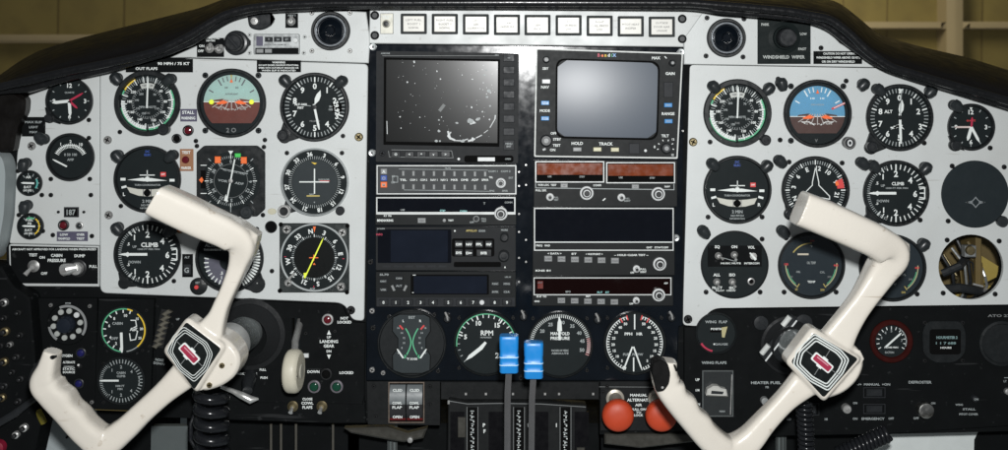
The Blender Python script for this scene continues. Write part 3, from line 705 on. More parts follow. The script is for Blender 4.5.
for nm, dx, dy, m in (('warning_flag', -13, -21, ORG), ('warning_flag', 13, -20.5, ORG), ('heading_bug', 7, -25.5, mat('bug_green', (0.06, 0.55, 0.1), 0.5))):
    b = B(t); b.box(x+dx-3, y+dy-(3.4 if m == ORG else 2), x+dx+3, y+dy+(3.4 if m == ORG else 2), 4.4, 5.4, m, 0.5); b.build(nm)
b = B(t); b.needle(x, y, 191, 22, 22, 1.4, 5.2, WHITE, 0.3); b.lathe(x, y, [(2.4, 5), (2.2, 6), (0, 6.2)], STEEL, 16); b.prism([(x-6.5, y+19.5), (x-2.2, y+20.5), (x-4.6, y+13)], 5.4, 6, WHITE); b.build('needle')
setknob(t, 248.5, 211, 6.6, LAMPG, 7, 4)

# course deviation indicator
x, y = 315, 182
t, d = gauge('course_deviation_indicator', 'round course deviation gauge with white cross needles and chrome knob, left of the radios', 'navigation gauge', x, y, 34, bez=1.6, bm=mat('pale_rim', (0.4, 0.43, 0.43), 0.35))
d.disc(x, y, 31.8, 1.0, DIAL, 56); d.disc(x, y, 22.5, 1.5, mat('dial_charcoal', (0.035, 0.042, 0.045), 0.5), 48)
d.ticks(x, y, 23, 26, 0, 355, 72, 0.6, 1.5, DIMW)
for k, s in enumerate(['36', '3', '6', '9', '12', '15', '18', '21', '24', '27', '30', '33']):
    a = k*30+20-30; d.nums(x, y, 28.3, [(a, s)], 4.0, 1.5, WHITE, radial=True)
d.poly([(x-3.5, y-20), (x+2.5, y-19), (x, y-17.5)], 1.9, YEL); d.text('GLIDE SLOPE', x+9, y-2.6, 1.6, 1.9, DIMW, width=11); d.line(x+5, y-1.5, x+15, y-1.2, 0.6, 1.9, RED)
d.rect(x-8, y+13, x+5, y+14.4, 1.9, GOLD); d.text('NAV', x-3, y+12, 1.6, 1.9, DIMW); d.poly([(x-1, y+19.5), (x+0.6, y+19.5), (x-0.2, y+21)], 1.9, DIMW); d.build('dial')
b = B(t); b.box(x-0.6, y-13.5, x+0.6, y+11.5, 2.2, 2.8, WHITE); b.build('course_needle')
b = B(t); b.box(x-15, y-1, x+14.5, y+0.2, 2.9, 3.5, WHITE); b.build('glideslope_needle')
lug(t, 300, 198, 8, 288, 209, 5, 3)
b = B(t); b.lathe(285.2, 210.5, [(6.4, 0), (6.4, 6), (5.6, 7), (4.4, 7), (4.2, 6), (2.8, 6), (2.6, 7.5), (0, 7.5)], [CHROME, CHROME, CHROME, CHROME, SCRB, SCRB, SCRB], 24); b.build('course_knob')
setknob(t, 340.5, 210.5, 4.4, DGREY, 5, 0)
b = B(t); b.lathe(272, 211.5, [(4.5, 0), (4.2, 1), (0, 1.2)], mat('worn_patch', (0.5, 0.48, 0.36), 0.5), 16, sq=0.7); b.build('worn_spot')

# altitude preselect gauge partly hidden by the yoke
x, y = 230, 258
t, d = gauge('altitude_alerter', 'round altitude selector gauge mostly hidden by the left yoke arm', 'gauge', x, y, 34, bez=2.8)
d.text('ALTITUDE', x-14, y-13, 3.4, 1.3, DIMW); d.text('THOUSANDS OF FEET', x-14, y-8.5, 1.8, 1.3, WHITE, width=24)
d.arc(x-2, y+4, 8, 23, 190, 282, 1.2, mat('dial_violet', (0.09, 0.09, 0.12), 0.5)); d.ticks(x-2, y+4, 19, 23.5, 190, 280, 9, 1.2, 1.6, WHITE); d.text('.5\n1', x-8, y+17, 3, 1.6, WHITE)
d.ticks(x, y, 24, 30.5, 75, 152, 14, 1.7, 1.3, WHITE); d.text('15', x+20, y+12, 3, 1.4, DIMW); d.text('40K', x+3, y+7, 3, 1.4, DIMW); d.build('dial')
lug(t, 246, 272, 11, 257, 284, 8.5, 3.5); b = B(t); b.lathe(258, 282.5, [(0.8, 3.5), (0.6, 4.2), (0, 4.4)], STEEL, 10); b.build('screw')
b = B(t); b.lathe(199, 286, [(8.6, -1), (8.6, 2.2), (7.2, 3), (0, 3)], BEZ, 28); b.build('corner_lug')
b = B(t); b.lathe(197.5, 286.5, [(2.2, 3), (2, 4.5), (0, 4.7)], RED, 14); b.text('SET', 198.5, 282, 2, 3.4, DIMW); b.build('set_button')
screw(t, 204.5, 282.5, 1.4, STEEL, 3)

# automatic direction finder, square case with yellow needle
x, y = 315, 257
t = thing('direction_finder', 'square black direction finder gauge with bright yellow green needle at lower right of left panel', 'navigation gauge', x, y)
b = B(t); b.box(280, 223, 349.5, 292, -1, 3, mat('case_gunmetal', (0.03, 0.036, 0.036), 0.3, metal=0.3), 0.8, rad=2.5); b.build('case')
b = B(t); b.lathe(x, y, [(34, 3), (34, 4.2), (33.3, 4.6), (32.6, 4.2), (32.2, 3.4)], mat('pale_rim', (0.4, 0.43, 0.43), 0.35), 56); b.build('ring')
b = B(t); b.disc(x, y, 32.3, 3.4, DIAL, 56); b.disc(x, y, 20, 3.8, mat('dial_deep_black', (0.006, 0.007, 0.007), 0.5), 48)
b.ticks(x, y, 20.5, 22.5, 0, 350, 72, 0.6, 3.8, DIMW); b.ticks(x, y, 20.5, 23.5, 0, 330, 12, 0.8, 3.9, WHITE)
for k, s in enumerate(['N', '3', '6', 'E', '12', '15', 'S', '21', '24', 'W', '30', '33']): b.nums(x, y, 26.5, [(k*30-8, s)], 4.6, 3.8, WHITE, radial=True)
b.poly([(x-1.2, y-31), (x+1.6, y-31), (x+0.2, y-25)], 4.2, ORG)
for a in (92, 181, 272): b.ticks(x, y, 28, 30, a, a, 1, 0.8, 4.0, CRIM)
b.line(x-5, y, x+4, y, 0.9, 4.2, ORG); b.line(x-0.5, y-3, x-0.5, y+3, 0.9, 4.2, ORG); b.poly([(x-1.5, y+7), (x+1.5, y+7), (x, y+5)], 4.2, ORG); b.text('ADF', x-2, y+31, 2, 4, DIMW); b.build('dial')
b = B(t); b.needle(x, y, 25, 22, 22, 1.3, 5.0, LIME, 0.3); b.prism([(x-9.8, y+20.5), (x-6.4, y+14.6), (x-10.3, y+15.0)], 5, 5.6, LIME); b.build('needle')
for xx, yy, r in ((287.5, 229, 4.4), (343, 232, 4.2), (341.5, 286, 4.4), (289, 282, 4)):
    screw(t, xx, yy, r, STEEL, 3, 2.2)
b = B(t); b.tube([(287, 281.5, 5), (291, 277, 7), (296, 271.5, 8)], [1.6, 1.2, 1.0], CHROME, 8); b.build('latch_rod')
for xx, yy in ((281.5, 224), (348, 225.5), (280.5, 290), (347.5, 291.5)): screw(t, xx, yy, 2.2, HOLE, 3, 0.6)

# ------------------------------------------------------------------ small things of the left panel
vl = [None]
def air_vent(x, y, r, label):
    t = thing('air_vent', label, 'air vent', x, y, 0, 'round eyeball air vents')
    b = B(t); b.lathe(x, y, [(r, -1), (r, 3), (r-1, 4.5), (r-2.6, 4.5), (r-3.4, 2.5)], BEZ, 48); b.build('outer_ring')
    b = B(t); b.lathe(x, y, [(r-3.6, 2.5), (r-4.2, 4.6), (r-5, 4.6), (r-6, 3.4)], mat('vent_ring', (0.22, 0.24, 0.26), 0.3, metal=0.4), 48); b.build('inner_ring')
    b = B(t); b.lathe(x, y, [(r-5.6, 2.0), (r-8, 4.5), (r*0.3, 7.5), (r*0.24, 6.4), (r*0.2, 5.2), (0, 5.2)], GLOSSB, 40); b.build('eyeball')
    return t
air_vent(331, 31, 19.5, 'round black eyeball air vent at top left, beside the annunciator strip')
air_vent(726, 38, 19.5, 'round black eyeball air vent at top right, beside the windshield wiper plate')
t = thing('rotary_selector', 'large round black rotary knob at upper left beside the small twin switch placard', 'knob', 237, 43)
b = B(t); b.lathe(237, 43, [(12.4, -1), (12.4, 3), (11, 4.5), (9, 5), (8, 14), (7, 15), (0, 15)], KNOB, 32); b.prism([(245, 34), (251, 41), (251, 45), (244, 51)], -1, 4, KNOB, 1); b.build('knob')
b = B(t); b.prism([(231, 38), (233, 36), (243, 47), (241, 49.5)], 14, 17, DGREY, 0.8); b.build('grip_bar')
t = thing('light_dimmer', 'black oval dimmer control with one chrome button tucked under the left glareshield edge', 'switch', 262, 22)
b = B(t); b.prism(rpoly([(248, 14), (271, 12), (276, 19), (272, 26), (262, 31), (250, 28)], 5), -1, 5, KNOB, 1.5); b.build('body')
b = B(t); b.lathe(256, 21.5, [(4, 5), (3.6, 8), (0, 8.4)], STEEL, 18); b.lathe(257, 21, [(1.4, 8.2), (1.2, 9.4), (0, 9.6)], CHROME, 12); b.build('button')
t = thing('switch_plate', 'small black placard with two chrome toggle switches at top left under the glareshield', 'switch', 211, 47)
b = B(t); b.box(197, 38, 224, 57, -1, 0.8, BLACKP, 0.3); b.text('PITOT AND STALL\nHEATERS', 211, 39.5, 1.6, 1.2, WHITE); b.text('ON', 202, 46, 2.4, 1.2, WHITE); b.text('OFF', 201, 51, 2.4, 1.2, WHITE); b.build('plate')
toggle(t, 210, 48.5, 4.6, 40, 5, 0.8); toggle(t, 219.5, 49, 4.6, 60, 5, 0.8)
t = thing('clock_timer', 'small silver digital timer module with four dark windows between knob and air vent', 'timer', 276.5, 44)
b = B(t); b.box(254, 34, 300, 54.5, -1, 2.2, SILV, 0.6, rad=1.5); b.build('frame')
b = B(t); b.box(257, 36.5, 263.5, 46, 2.0, 2.8, PURP); b.build('display')
for k in range(3):
    b = B(t); b.box(265.5+k*9, 37, 273.5+k*9, 42, 2.0, 2.9, DGREY, 0.3); b.text(['T', '24', 'ET'][k], 269.5+k*9, 39.5, 2, 3.1, DIMW); b.build('button')
b = B(t); b.box(256, 48, 299, 54, 2.0, 2.6, BLACKP); b.text('DIGITAL CHRONOMETER', 276, 44.8, 1.4, 2.6, INK, width=22); b.build('lower_strip')
for k in range(2):
    b = B(t); b.box(257+k*8.5, 49, 264+k*8.5, 53, 2.4, 3.4, BTNG, 0.4); b.build('button')
b = B(t); b.lathe(296, 40.5, [(2.6, 2.2), (2.2, 3.8), (0, 4)], BTNW, 14); b.build('push_button')
t = thing('toggle_switch', 'single small toggle switch on black square plate left of the top left air vent', 'switch', 292, 21)
b = B(t); b.box(285.5, 13.5, 298, 28, -1, 0.8, BLACKP, 0.3); b.text('NAV 1', 292, 15.5, 2, 1.1, DIMW); b.build('plate'); toggle(t, 291.5, 21.5, 4.4, 30, 4, 0.8)
placard('long black warning placard with white text above the left airspeed indicator', 126, 59, 193, 72.4, [(174, 63.6, 2.7, '90 MPH / 75 KT', 32), (147, 68.6, 2.7, 'OUT FLAPS', 22)], w=0.3)
placard('small black WARNING placard with four fine text lines above the left altimeter', 257, 60.5, 301, 72.2, [(279, 62.4, 1.9, 'WARNING', 13), (279, 65.2, 1.5, 'DO NOT EXCEED MAXIMUM STRUCTURAL', 40), (279, 67.9, 1.5, 'SPEED WITH AUTOPILOT ENGAGED OR', 40), (279, 70.5, 1.5, 'WHEN SLIP IS INDICATED', 34)], w=0.3)
placard('black square placard with three white text lines below the far left clock', 22, 117, 45.5, 136.5, [(34, 122, 2.2, 'MAX SLIP', 17), (34, 127, 2.2, 'LIGHT', 9), (34, 132, 2.2, 'MAX', 8)], tm=DIMW)
placard('purple grey STALL WARNING placard between left airspeed and attitude indicators', 180.5, 109, 197, 121.5, [(188.5, 112.3, 3.0, 'STALL', 12), (188.5, 118, 2.8, 'WARNING', 14)], m=PURP)
placard('purple grey two column placard under the red and grey indicator lights', 57, 231.5, 88, 241, [(64.5, 234.4, 2.2, 'LOW', 8), (64.5, 238.4, 2.2, 'MANIFOLD', 12), (81, 234.4, 2.2, 'OVER', 8), (81, 238.4, 2.2, 'TEST', 8)], m=PURP)
indicator('dark red stall warning lamp below its purple grey placard', 188.5, 130.5, 5.4, REDL)
indicator('black round lamp cap left of the dark red stall lamp', 177, 138.5, 4.8, HOLE, KNOB)
indicator('dark red lamp above the purple grey two column placard at far left', 64, 225, 5.4, REDL)
indicator('small grey lamp right of the far left red lamp', 80, 225.5, 3.8, LAMPG, STEEL)
t = thing('marker_light_placard', 'copper tan placard with dark red TEST lamp beside the square radio compass', 'indicator light', 186.5, 160)
b = B(t); b.box(180, 149, 193.5, 171, -0.5, 0.8, TAN, 0.3); b.text('TEST', 186.5, 152.3, 2.8, 1.1, WHITE); b.text('MARKER', 186.5, 167.8, 2.6, 1.1, WHITE, width=10); b.build('plate')
b = B(t); b.lathe(185.8, 159.8, [(3.8, 0.8), (3.2, 2.8), (0, 3.4)], REDL, 16); b.build('lens')
t = thing('readout_window', 'tiny framed digital readout window on the far left panel', 'display', 71.5, 212)
b = B(t); b.frame(64.5, 207, 79, 217, 1.2, -0.5, 1.6, DGREY); b.rect(65.7, 208.2, 77.8, 215.8, 0.8, HOLE); b.text('187', 71.5, 212, 5.4, 1.2, DIMW, width=9); b.build('window')
for xx in (58.5, 84): screw(t, xx, 212, 1.5)
t = thing('rocker_switch', 'small black slot switch between the left climb gauge and altitude gauge', 'switch', 187.5, 265.5)
b = B(t); b.box(182.5, 254, 193, 277, -0.5, 1.2, BLACKP, 0.3); b.text('ALT', 187.5, 257, 2, 1.5, DIMW); b.build('plate')
b = B(t); b.box(184.5, 264, 191.5, 274, 1.2, 3, DGREY, 0.5); b.text('G', 187.5, 269.5, 5, 3.2, DIMW); b.build('rocker')
indicator('orange lamp half hidden below the left yoke handle', 180.5, 228, 5.2, ORG, BRASS)

# post lights
def post_light(px, py, rot, label):
    t = thing('post_light', label, 'instrument light', px, py, 0, 'small instrument lights beside the gauges')
    b = B(t); b.lathe(px, py, [(5.4, 0), (5.4, 2), (4.6, 3), (4.6, 6), (0, 6)], LAMPG, 20); b.build('base')
    b = B(t); b.tube([(px-1.5, py-1.5, 5.5), (px+0.5, py+0.5, 7.5), (px+3.5, py+3.8, 8.5), (px+5, py+5.4, 8.3)], [5.4, 5.9, 4.8, 3.4], LAMPG, 16); b.build('hood')
    return t
PL = [(27, 163, 45, 'grey hooded instrument light above the upper small far left gauge'), (28, 205, 45, 'grey hooded light above the yellow arced small gauge'), (45, 139, 180, 'hooded light left of the ammeter gauge top'),
 (118, 78, 0, 'hooded light at upper left of the left airspeed indicator'), (172, 79, 90, 'hooded light at upper right of the left airspeed indicator'), (286, 80, 0, 'hooded light at upper left of the left altimeter'), (343, 81, 90, 'hooded light at upper right of the left altimeter'),
 (119, 155, 0, 'hooded light at upper left of the left turn coordinator'), (174, 155, 90, 'hooded light at upper right of the left turn coordinator'), (119, 227, 0, 'hooded light at upper left of the left climb gauge'), (173, 229, 90, 'hooded light at upper right of the left climb gauge'),
 (712, 86, 0, 'hooded light at upper left of the right airspeed indicator'), (768, 88, 90, 'hooded light at upper right of the right airspeed indicator'), (780, 83, 30, 'hooded light between right airspeed and blue attitude indicators'), (862, 84, 90, 'grey hooded light between blue attitude indicator and right altimeter'),
 (876, 89, 0, 'hooded light at upper left of the right altimeter'), (929, 91, 90, 'hooded light at upper right of the right altimeter'), (953, 105, 0, 'hooded light at upper left of the far right clock'),
 (711, 163, 0, 'hooded light at upper left of the right turn coordinator'), (766, 165, 90, 'hooded light at upper right of the right turn coordinator'), (778, 160, 0, 'hooded light at upper left of the right heading indicator'), (860, 162, 0, 'hooded light right of the right heading indicator'), (871, 165, 0, 'hooded light at upper left of the right climb gauge'), (924, 167, 90, 'hooded light at upper right of the right climb gauge'),
 (702, 230, 0, 'hooded light at upper left of the intercom panel'), (781, 230, 0, 'hooded light at upper left of the fuel cluster gauge'), (922, 243, 90, 'hooded light right of the cluster gauge behind the right yoke')]
pl0 = post_light(PL[0][0], PL[0][1], 0, PL[0][3]); pl0.rotation_euler = (0, R(PL[0][2]), 0)
for p in PL[1:]: dup(pl0, p[0], p[1], p[2], p[3])

# ================================================================== avionics, left stack
def radio(name, label, cat, x0, y0, x1, y1, m=RADIO, w=2.5, rad=1.0, face=True):
    t = thing(name, label, cat, (x0+x1)/2, (y0+y1)/2, 0)
    b = B(t); b.box(x0, y0, x1, y1, -2, w, m, 0.5, rad=rad); 
    return t, b
def concentric(t, x, y, r, name='tuning_knob', w=2.5, light=True):
    b = B(t); c = STEEL if light else KNOB
    b.lathe(x, y, [(r, w), (r, w+5), (r-0.9, w+5.8), (r-1.6, w+5.8), (r-1.7, w+4.6), (r*0.55, w+4.6), (r*0.55, w+9), (r*0.4, w+9.6), (r*0.33, w+9.2), (0, w+9.2)],
            [c, BTNW if light else c, BTNW if light else c, SCRB, SCRB, c, BTNW if light else c, SCRB, SCRB], 24); b.build(name)
def keycap(t, x0, y0, x1, y1, s='', m=DGREY, tm=DIMW, w=2.5, h=2.0, th=2.0, name='button', tw=None):
    b = B(t); b.box(x0, y0, x1, y1, w-0.2, w+h, m, 0.5)
    if s: b.text(s, (x0+x1)/2, (y0+y1)/2, th, w+h+0.2, tm, width=tw)
    b.build(name)

# multifunction display
t = thing('map_display', 'large blank map display with painted reflections and keys down its right side, top of left stack', 'display', 448, 106)
b = B(t); b.holed(rpoly([(377, 51), (519, 53.5), (518, 163), (376.5, 161.5)], 1.5), [[(384.5, 57.5), (500, 59.5), (499.5, 146.5), (384, 144.5)]], -2, 5, BZGREY)
b.text('AVIDYNE', 386, 53.5, 1.4, 5.2, DIMW, width=9); b.text('MSG', 497, 55.3, 1.4, 5.2, DIMW); b.rect(383, 55.6, 497, 56.1, 5.15, GREYM); b.build('bezel')
b = B(t); b.holed([(384.5, 57.5), (500, 59.5), (499.5, 146.5), (384, 144.5)], [[(386.4, 59.6), (498, 61.4), (497.5, 143), (386, 141.5)]], -2, 3.2, HOLE); b.build('screen_surround')
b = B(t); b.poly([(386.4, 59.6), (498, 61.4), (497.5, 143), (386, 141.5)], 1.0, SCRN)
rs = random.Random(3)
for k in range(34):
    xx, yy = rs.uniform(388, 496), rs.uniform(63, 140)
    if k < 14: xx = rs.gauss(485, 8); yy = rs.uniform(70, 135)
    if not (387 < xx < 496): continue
    r = rs.choice([0.3, 0.35, 0.45, 0.55, 0.8]); b.poly([(xx+r*math.cos(a)*rs.uniform(.6, 1.3), yy+r*math.sin(a)*rs.uniform(.6, 1.5)) for a in [k2*math.pi/4 for k2 in range(8)]], 1.12+k*0.002, SCRN_GLINT)  # scattered glints off the glass, painted as pale flecks
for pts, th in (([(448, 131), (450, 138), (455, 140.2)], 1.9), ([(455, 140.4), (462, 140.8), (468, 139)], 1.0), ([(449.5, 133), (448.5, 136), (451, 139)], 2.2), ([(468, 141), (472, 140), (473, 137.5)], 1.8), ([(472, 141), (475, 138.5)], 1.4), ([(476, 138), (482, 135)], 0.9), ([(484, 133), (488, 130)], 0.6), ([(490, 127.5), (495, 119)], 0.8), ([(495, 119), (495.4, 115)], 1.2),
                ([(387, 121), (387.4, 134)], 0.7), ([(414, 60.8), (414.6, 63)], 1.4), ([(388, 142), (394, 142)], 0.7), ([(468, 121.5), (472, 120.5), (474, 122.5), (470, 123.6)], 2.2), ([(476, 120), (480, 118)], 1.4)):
    b.pline(pts, th, 1.25+0.004*len(pts)+th*0.01, SCRN_GLINT)  # pale strokes painted for reflections curving over the glass
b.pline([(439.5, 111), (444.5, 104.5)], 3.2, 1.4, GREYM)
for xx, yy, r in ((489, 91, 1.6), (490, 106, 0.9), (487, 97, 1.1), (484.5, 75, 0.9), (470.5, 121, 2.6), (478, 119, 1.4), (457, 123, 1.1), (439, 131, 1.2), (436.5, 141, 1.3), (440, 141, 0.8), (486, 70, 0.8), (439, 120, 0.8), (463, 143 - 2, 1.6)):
    b.poly([(xx+r*1.25*math.cos(a)*rs.uniform(.75, 1.25), yy+r*math.sin(a)*rs.uniform(.75, 1.25)) for a in [q*math.pi/6 for q in range(12)]], 1.5+0.01*r, mat('soft_reflection', (0.36, 0.39, 0.39), 0.6, var=0.5, scale=400))  # soft pale blotches painted in as reflections
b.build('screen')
for k, yy in enumerate((58, 70, 82.3, 94.4, 106.5, 118.6, 131.3, 144.6)):
    keycap(t, 503.3, yy-(3.6 if k < 7 else 5), 514.6, yy+(3.6 if k < 7 else 5), ['<>', '', '', '', '', '', '', 'MENU\nENT'][k], DGREY, DIMW, 5, 1.6, 1.8)
    b = B(t); b.pline([(503.6, yy-3.3 if k < 7 else yy-4.7), (514.3, yy-3.3 if k < 7 else yy-4.7), (514.3, yy+3.3 if k < 7 else yy+4.7), (503.6, yy+3.3 if k < 7 else yy+4.7)], 0.7, 5.3, HOLE, True); b.build('key_outline')
b = B(t); b.pline([(392, 149.5), (452, 150.5), (453.5, 157.5), (390, 156.5), (389, 150.5)], 0.6, 5.2, GREYM); b.build('key_outline')
for k, (xx, s) in enumerate(((396.5, 'O'), (410, '<'), (422, '^'), (434, 'v'), (446, '>'))): keycap(t, xx-4.6, 151, xx+4.6, 156.6, s, KNOB, WHITE, 5, 1.6, 2.4)
b = B(t); b.box(464.5, 155.2, 513.5, 162, 4.8, 5.4, HOLE, rad=2.5); b.rect(478, 157, 495, 160.8, 5.6, BTNW); b.text('OPEN', 508, 158.5, 1.6, 5.7, DIMW); b.build('card_slot')
screw(t, 383, 153, 3, DGREY, 5); b = B(t); b.disc(459, 158.6, 1.3, 5.3, BTNW, 12); b.build('indicator_dot')

# audio panel
t, b = radio('audio_panel', 'grey audio selector panel with rows of small switches and white outline under the map display', 'audio panel', 376, 164.5, 517, 195, RGREY)
b.frame(377, 165, 516.3, 194, 1.0, 2.4, 2.9, FRAMEM)
for k, s in enumerate(('TEL', 'COM 1', 'COM 2', 'NAV 1', 'NAV 2', 'MKR', 'DME', 'ADF', 'SPKR')): b.text(s, 403.6+k*10.2, 179.6, 2.0, 2.8, WHITE, width=7)
b.text('HI\n\nLO', 393.5, 179, 2.0, 2.8, DIMW); b.text('MUTE', 448, 168, 1.6, 2.8, DIMW); b.text('COM 1   COM 2', 499.5, 171, 1.9, 2.8, DIMW, width=22)
b.text('TEL', 491, 177, 1.8, 2.8, WHITE); b.text('EXT', 511, 177.5, 1.8, 2.8, DIMW); b.text('EMG', 492, 190.5, 1.8, 2.8, DIMW); b.text('SPKR', 505, 190.5, 1.8, 2.8, DIMW); b.line(404, 189.6, 490, 191, 0.5, 2.8, DIMW); b.line(399, 168.8, 488, 170, 0.5, 2.8, DIMW); b.build('face')
for yy, m, s in ((171.2, BTNG, 'A'), (177.8, BLUEM, 'O'), (184.4, ORG, 'M')):
    b = B(t); b.box(381, yy-2.8, 387.4, yy+2.8, 2.3, 3.6, m, 0.5); b.text(s, 384.2, yy, 3, 3.9, DIMW if m != BTNG else WHITE); b.build('marker_lamp')
b = B(t); b.pline([(393, 176), (398, 176), (398, 182), (393, 182)], 0.6, 2.9, DIMW, True); b.build('switch_outline')
for k in range(9):
    for yy in (173, 186.3):
        b = B(t); b.box(402.4+k*10.2, yy-2.6+k*0.08, 405+k*10.2, yy+2.6+k*0.08, 2.3, 5, BTNG, 0.6); b.build('switch')
concentric(t, 501, 182.3, 5, 'selector_knob')

# com radio
t, b = radio('com_radio', 'black communication radio with wide dark display and chrome ringed knob, below the audio panel', 'radio', 375.5, 196, 516.5, 225)
b.box(376.5, 196.8, 515.5, 214.2, 2.3, 2.8, FRAMEM, 0.1); b.box(377.8, 198, 514.2, 211.6, 2.5, 3.1, GLASSB, 0.1)
b.text('USE', 403, 209.5, 1.8, 3.4, DIMW); b.text('STBY', 443, 210.2, 1.8, 3.4, CYAN); b.text('CHAN', 463.5, 210.6, 1.8, 3.4, CYAN); b.text('T', 484.5, 203, 2.2, 3.4, DIMW); b.text('COMM', 508.5, 202, 1.8, 3.4, DIMW)
b.text('KY 196', 388, 215.4, 1.8, 2.8, WHITE); b.text('BENDIX/KING', 385.5, 220, 2.2, 2.8, WHITE, width=16, bold=0.04); b.text('TEST', 451, 220, 1.8, 2.8, WHITE); b.text('OFF', 472, 221.8, 1.8, 2.8, DIMW); b.text('PULL\nTEST', 484, 219.5, 1.6, 2.8, DIMW); b.build('face')
keycap(t, 418, 217.5, 426, 222.6, 'CH', BTNG, INK, 2.5, 1.6, 2.2)
b = B(t); b.lathe(444.5, 220, [(1.8, 2.5), (1.6, 4), (0, 4.2)], BTNG, 12); b.build('push_button')
concentric(t, 501, 212.8, 6.6); b = B(t); b.lathe(476.5, 218, [(3.4, 2.5), (3.2, 7), (2.4, 7.5), (2.0, 6.8), (0, 6.8)], [DGREY, BTNG, BTNG, KNOB, KNOB], 18); b.build('volume_knob')

# gps navigator
t, b = radio('gps_navigator', 'dark grey navigator unit with blank square screen and seven key keypad in the left stack', 'radio', 376, 226.5, 516, 270, BZGREY)
b.text('POWER', 381.5, 228.5, 1.6, 2.8, DIMW); b.text('APOLLO', 471.5, 230.2, 2.0, 2.8, GOLD, width=11); b.text('GX50', 482, 230.4, 2.0, 2.8, DIMW); b.text('MORE', 504.5, 229.6, 1.8, 2.8, DIMW)
b.box(378, 229, 451.5, 262.5, 2.3, 2.9, GLASSB, 0.1, rad=1); b.text('INFO', 379.8, 234, 2, 3.1, CRIM)
for k in range(6): b.rect(383+k*11.2, 264.8, 391+k*11.2, 266.8, 2.75, DGREY)
b.box(452, 238, 494.5, 256, 2.4, 2.9, HOLE, rad=2); b.box(454, 261.5, 501, 266.5, 2.4, 3.1, HOLE, 0.2, rad=1.4); b.disc(455, 230.5, 0.9, 2.8, WHITE, 10); b.build('face')
b = B(t); b.rect(391, 230, 448, 261.5, 3.1, LCDBLUE); b.build('screen')
for k, (x0, x1, yy, s) in enumerate(((455, 463, 243.5, 'COM'), (465.2, 473.2, 243.5, 'NAV'), (475.3, 483.3, 243.5, 'FPL'), (485.4, 492.5, 243.5, 'MAP'), (455, 463, 252, 'SYS'), (465.2, 473.2, 252.2, 'D>'), (476.5, 491.5, 252.2, 'ENTER'))):
    keycap(t, x0, yy-3.5, x1, yy+3.5, '', KNOB, WHITE, 2.8, 1.6)
    b = B(t); b.text(s, (x0+x1)/2, yy, 2.4, 4.9, WHITE, width=min(6.5, x1-x0-2), bold=0.05); b.build('key_legend')
for xx, yy, r in ((504.5, 236, 4.2), (504, 254.5, 5.4)): setknob(t, xx, yy, r, KNOB, 9, 2.5, 'tuning_knob')
b = B(t); b.poly([(504, 267.5), (506, 267.5), (505, 265.5)], 2.8, WHITE); b.build('arrow_mark')

# transponder
t, b = radio('transponder', 'dark transponder with blue grey display and bottom row of number keys, lowest of left stack', 'radio', 376, 271, 516, 306.5, RADIO)
b.box(411, 274, 489, 294, 2.3, 2.8, HOLE, rad=1); b.box(377, 297, 515, 306, 2.3, 2.9, DGREY, 0.2); b.text('SL70', 384.5, 274, 2, 2.8, DIMW, width=9); b.text('UPS AT', 508, 276.5, 1.4, 2.8, DIMW); b.line(413, 274.5, 416, 274.5, 0.7, 3, WHITE); b.line(412.5, 292, 415, 292, 0.7, 3, WHITE); b.build('face')
b = B(t); b.rect(414, 275.5, 487, 293, 3.0, LCDBLUE); b.build('screen')
for x0, y0, s in ((379.5, 278, 'IDENT'), (379.5, 286.5, 'VFR'), (395, 275, 'ON'), (395, 282.5, 'ALT'), (491, 280.5, 'FUNC'), (502.5, 280.5, 'MSG'), (491, 288.5, 'ENTER'), (502.5, 288.5, 'CLR')): keycap(t, x0, y0, x0+8.6, y0+5, s, KNOB, DIMW, 2.5, 1.3, 1.7, tw=6)
for xx, r in ((393.5, -25), (405.5, 25)):
    b = B(t); c, s_ = math.cos(R(r)), math.sin(R(r)); b.prism([(xx+c*dx-s_*dy, 287.5+s_*dx+c*dy) for dx, dy in ((-1.2, -3), (1.2, -3), (1.2, 3), (-1.2, 3))], 2.4, 3.6, BTNG, 0.4); b.build('button')
for k, xx in enumerate((384, 396.3, 408.6, 421, 433.3, 448.6, 461, 473.5, 494.8, 507)):
    keycap(t, xx-4.6, 298.4, xx+4.6, 304.6, str(k), KNOB, WHITE, 2.8, 1.3, 2.9)
b = B(t); b.lathe(482, 301.8, [(2.6, 2.9), (2.2, 4), (0, 4.2)], BTNW, 14); b.build('photocell')

# ------------------------------------------------------------------ right stack
t = thing('weather_radar', 'square weather radar display with grey rounded screen, white outline and blue keys', 'display', 608, 104)
b = B(t); fr = [(536, 48.3), (682.5, 53), (677, 158.5), (534, 156.5)]
b.prism(rpoly(fr, 1.5), -2, 4.2, RADIO, 0.5); b.holed(rpoly(fr, 1.5), [rpoly([(537.3, 49.8), (681, 54.4), (675.8, 156.9), (535.4, 155.2)], 1.2)], 3, 4.6, mat('radar_outline', (0.55, 0.57, 0.55), 0.5))
for s, xx, yy, h, m in (('SBY', 545.5, 68.5, 2.6, WHITE), ('NAV', 545, 87, 2.8, WHITE), ('MODE', 544.8, 110.5, 2.6, WHITE), ('OFF', 553.5, 133, 2.5, WHITE), ('STBY', 557, 139, 2.5, WHITE), ('TEST', 556.5, 145, 2.5, WHITE), ('ON', 552.5, 149.5, 2.5, WHITE), ('HOLD', 577, 143, 3.0, WHITE), ('TRACK', 605.5, 143.5, 3.0, WHITE),
                     ('MAX', 655.5, 58, 2.8, WHITE), ('GAIN', 669.5, 73.5, 2.8, WHITE), ('RANGE', 667.5, 113.5, 2.8, WHITE), ('TILT', 664.5, 135.5, 2.7, WHITE), ('12', 672.5, 139, 2, WHITE), ('0', 654, 146.5, 2.6, WHITE), ('12', 672, 154.5, 2, WHITE)): b.text(s, xx, yy, h, 4.8, m, bold=0.03)
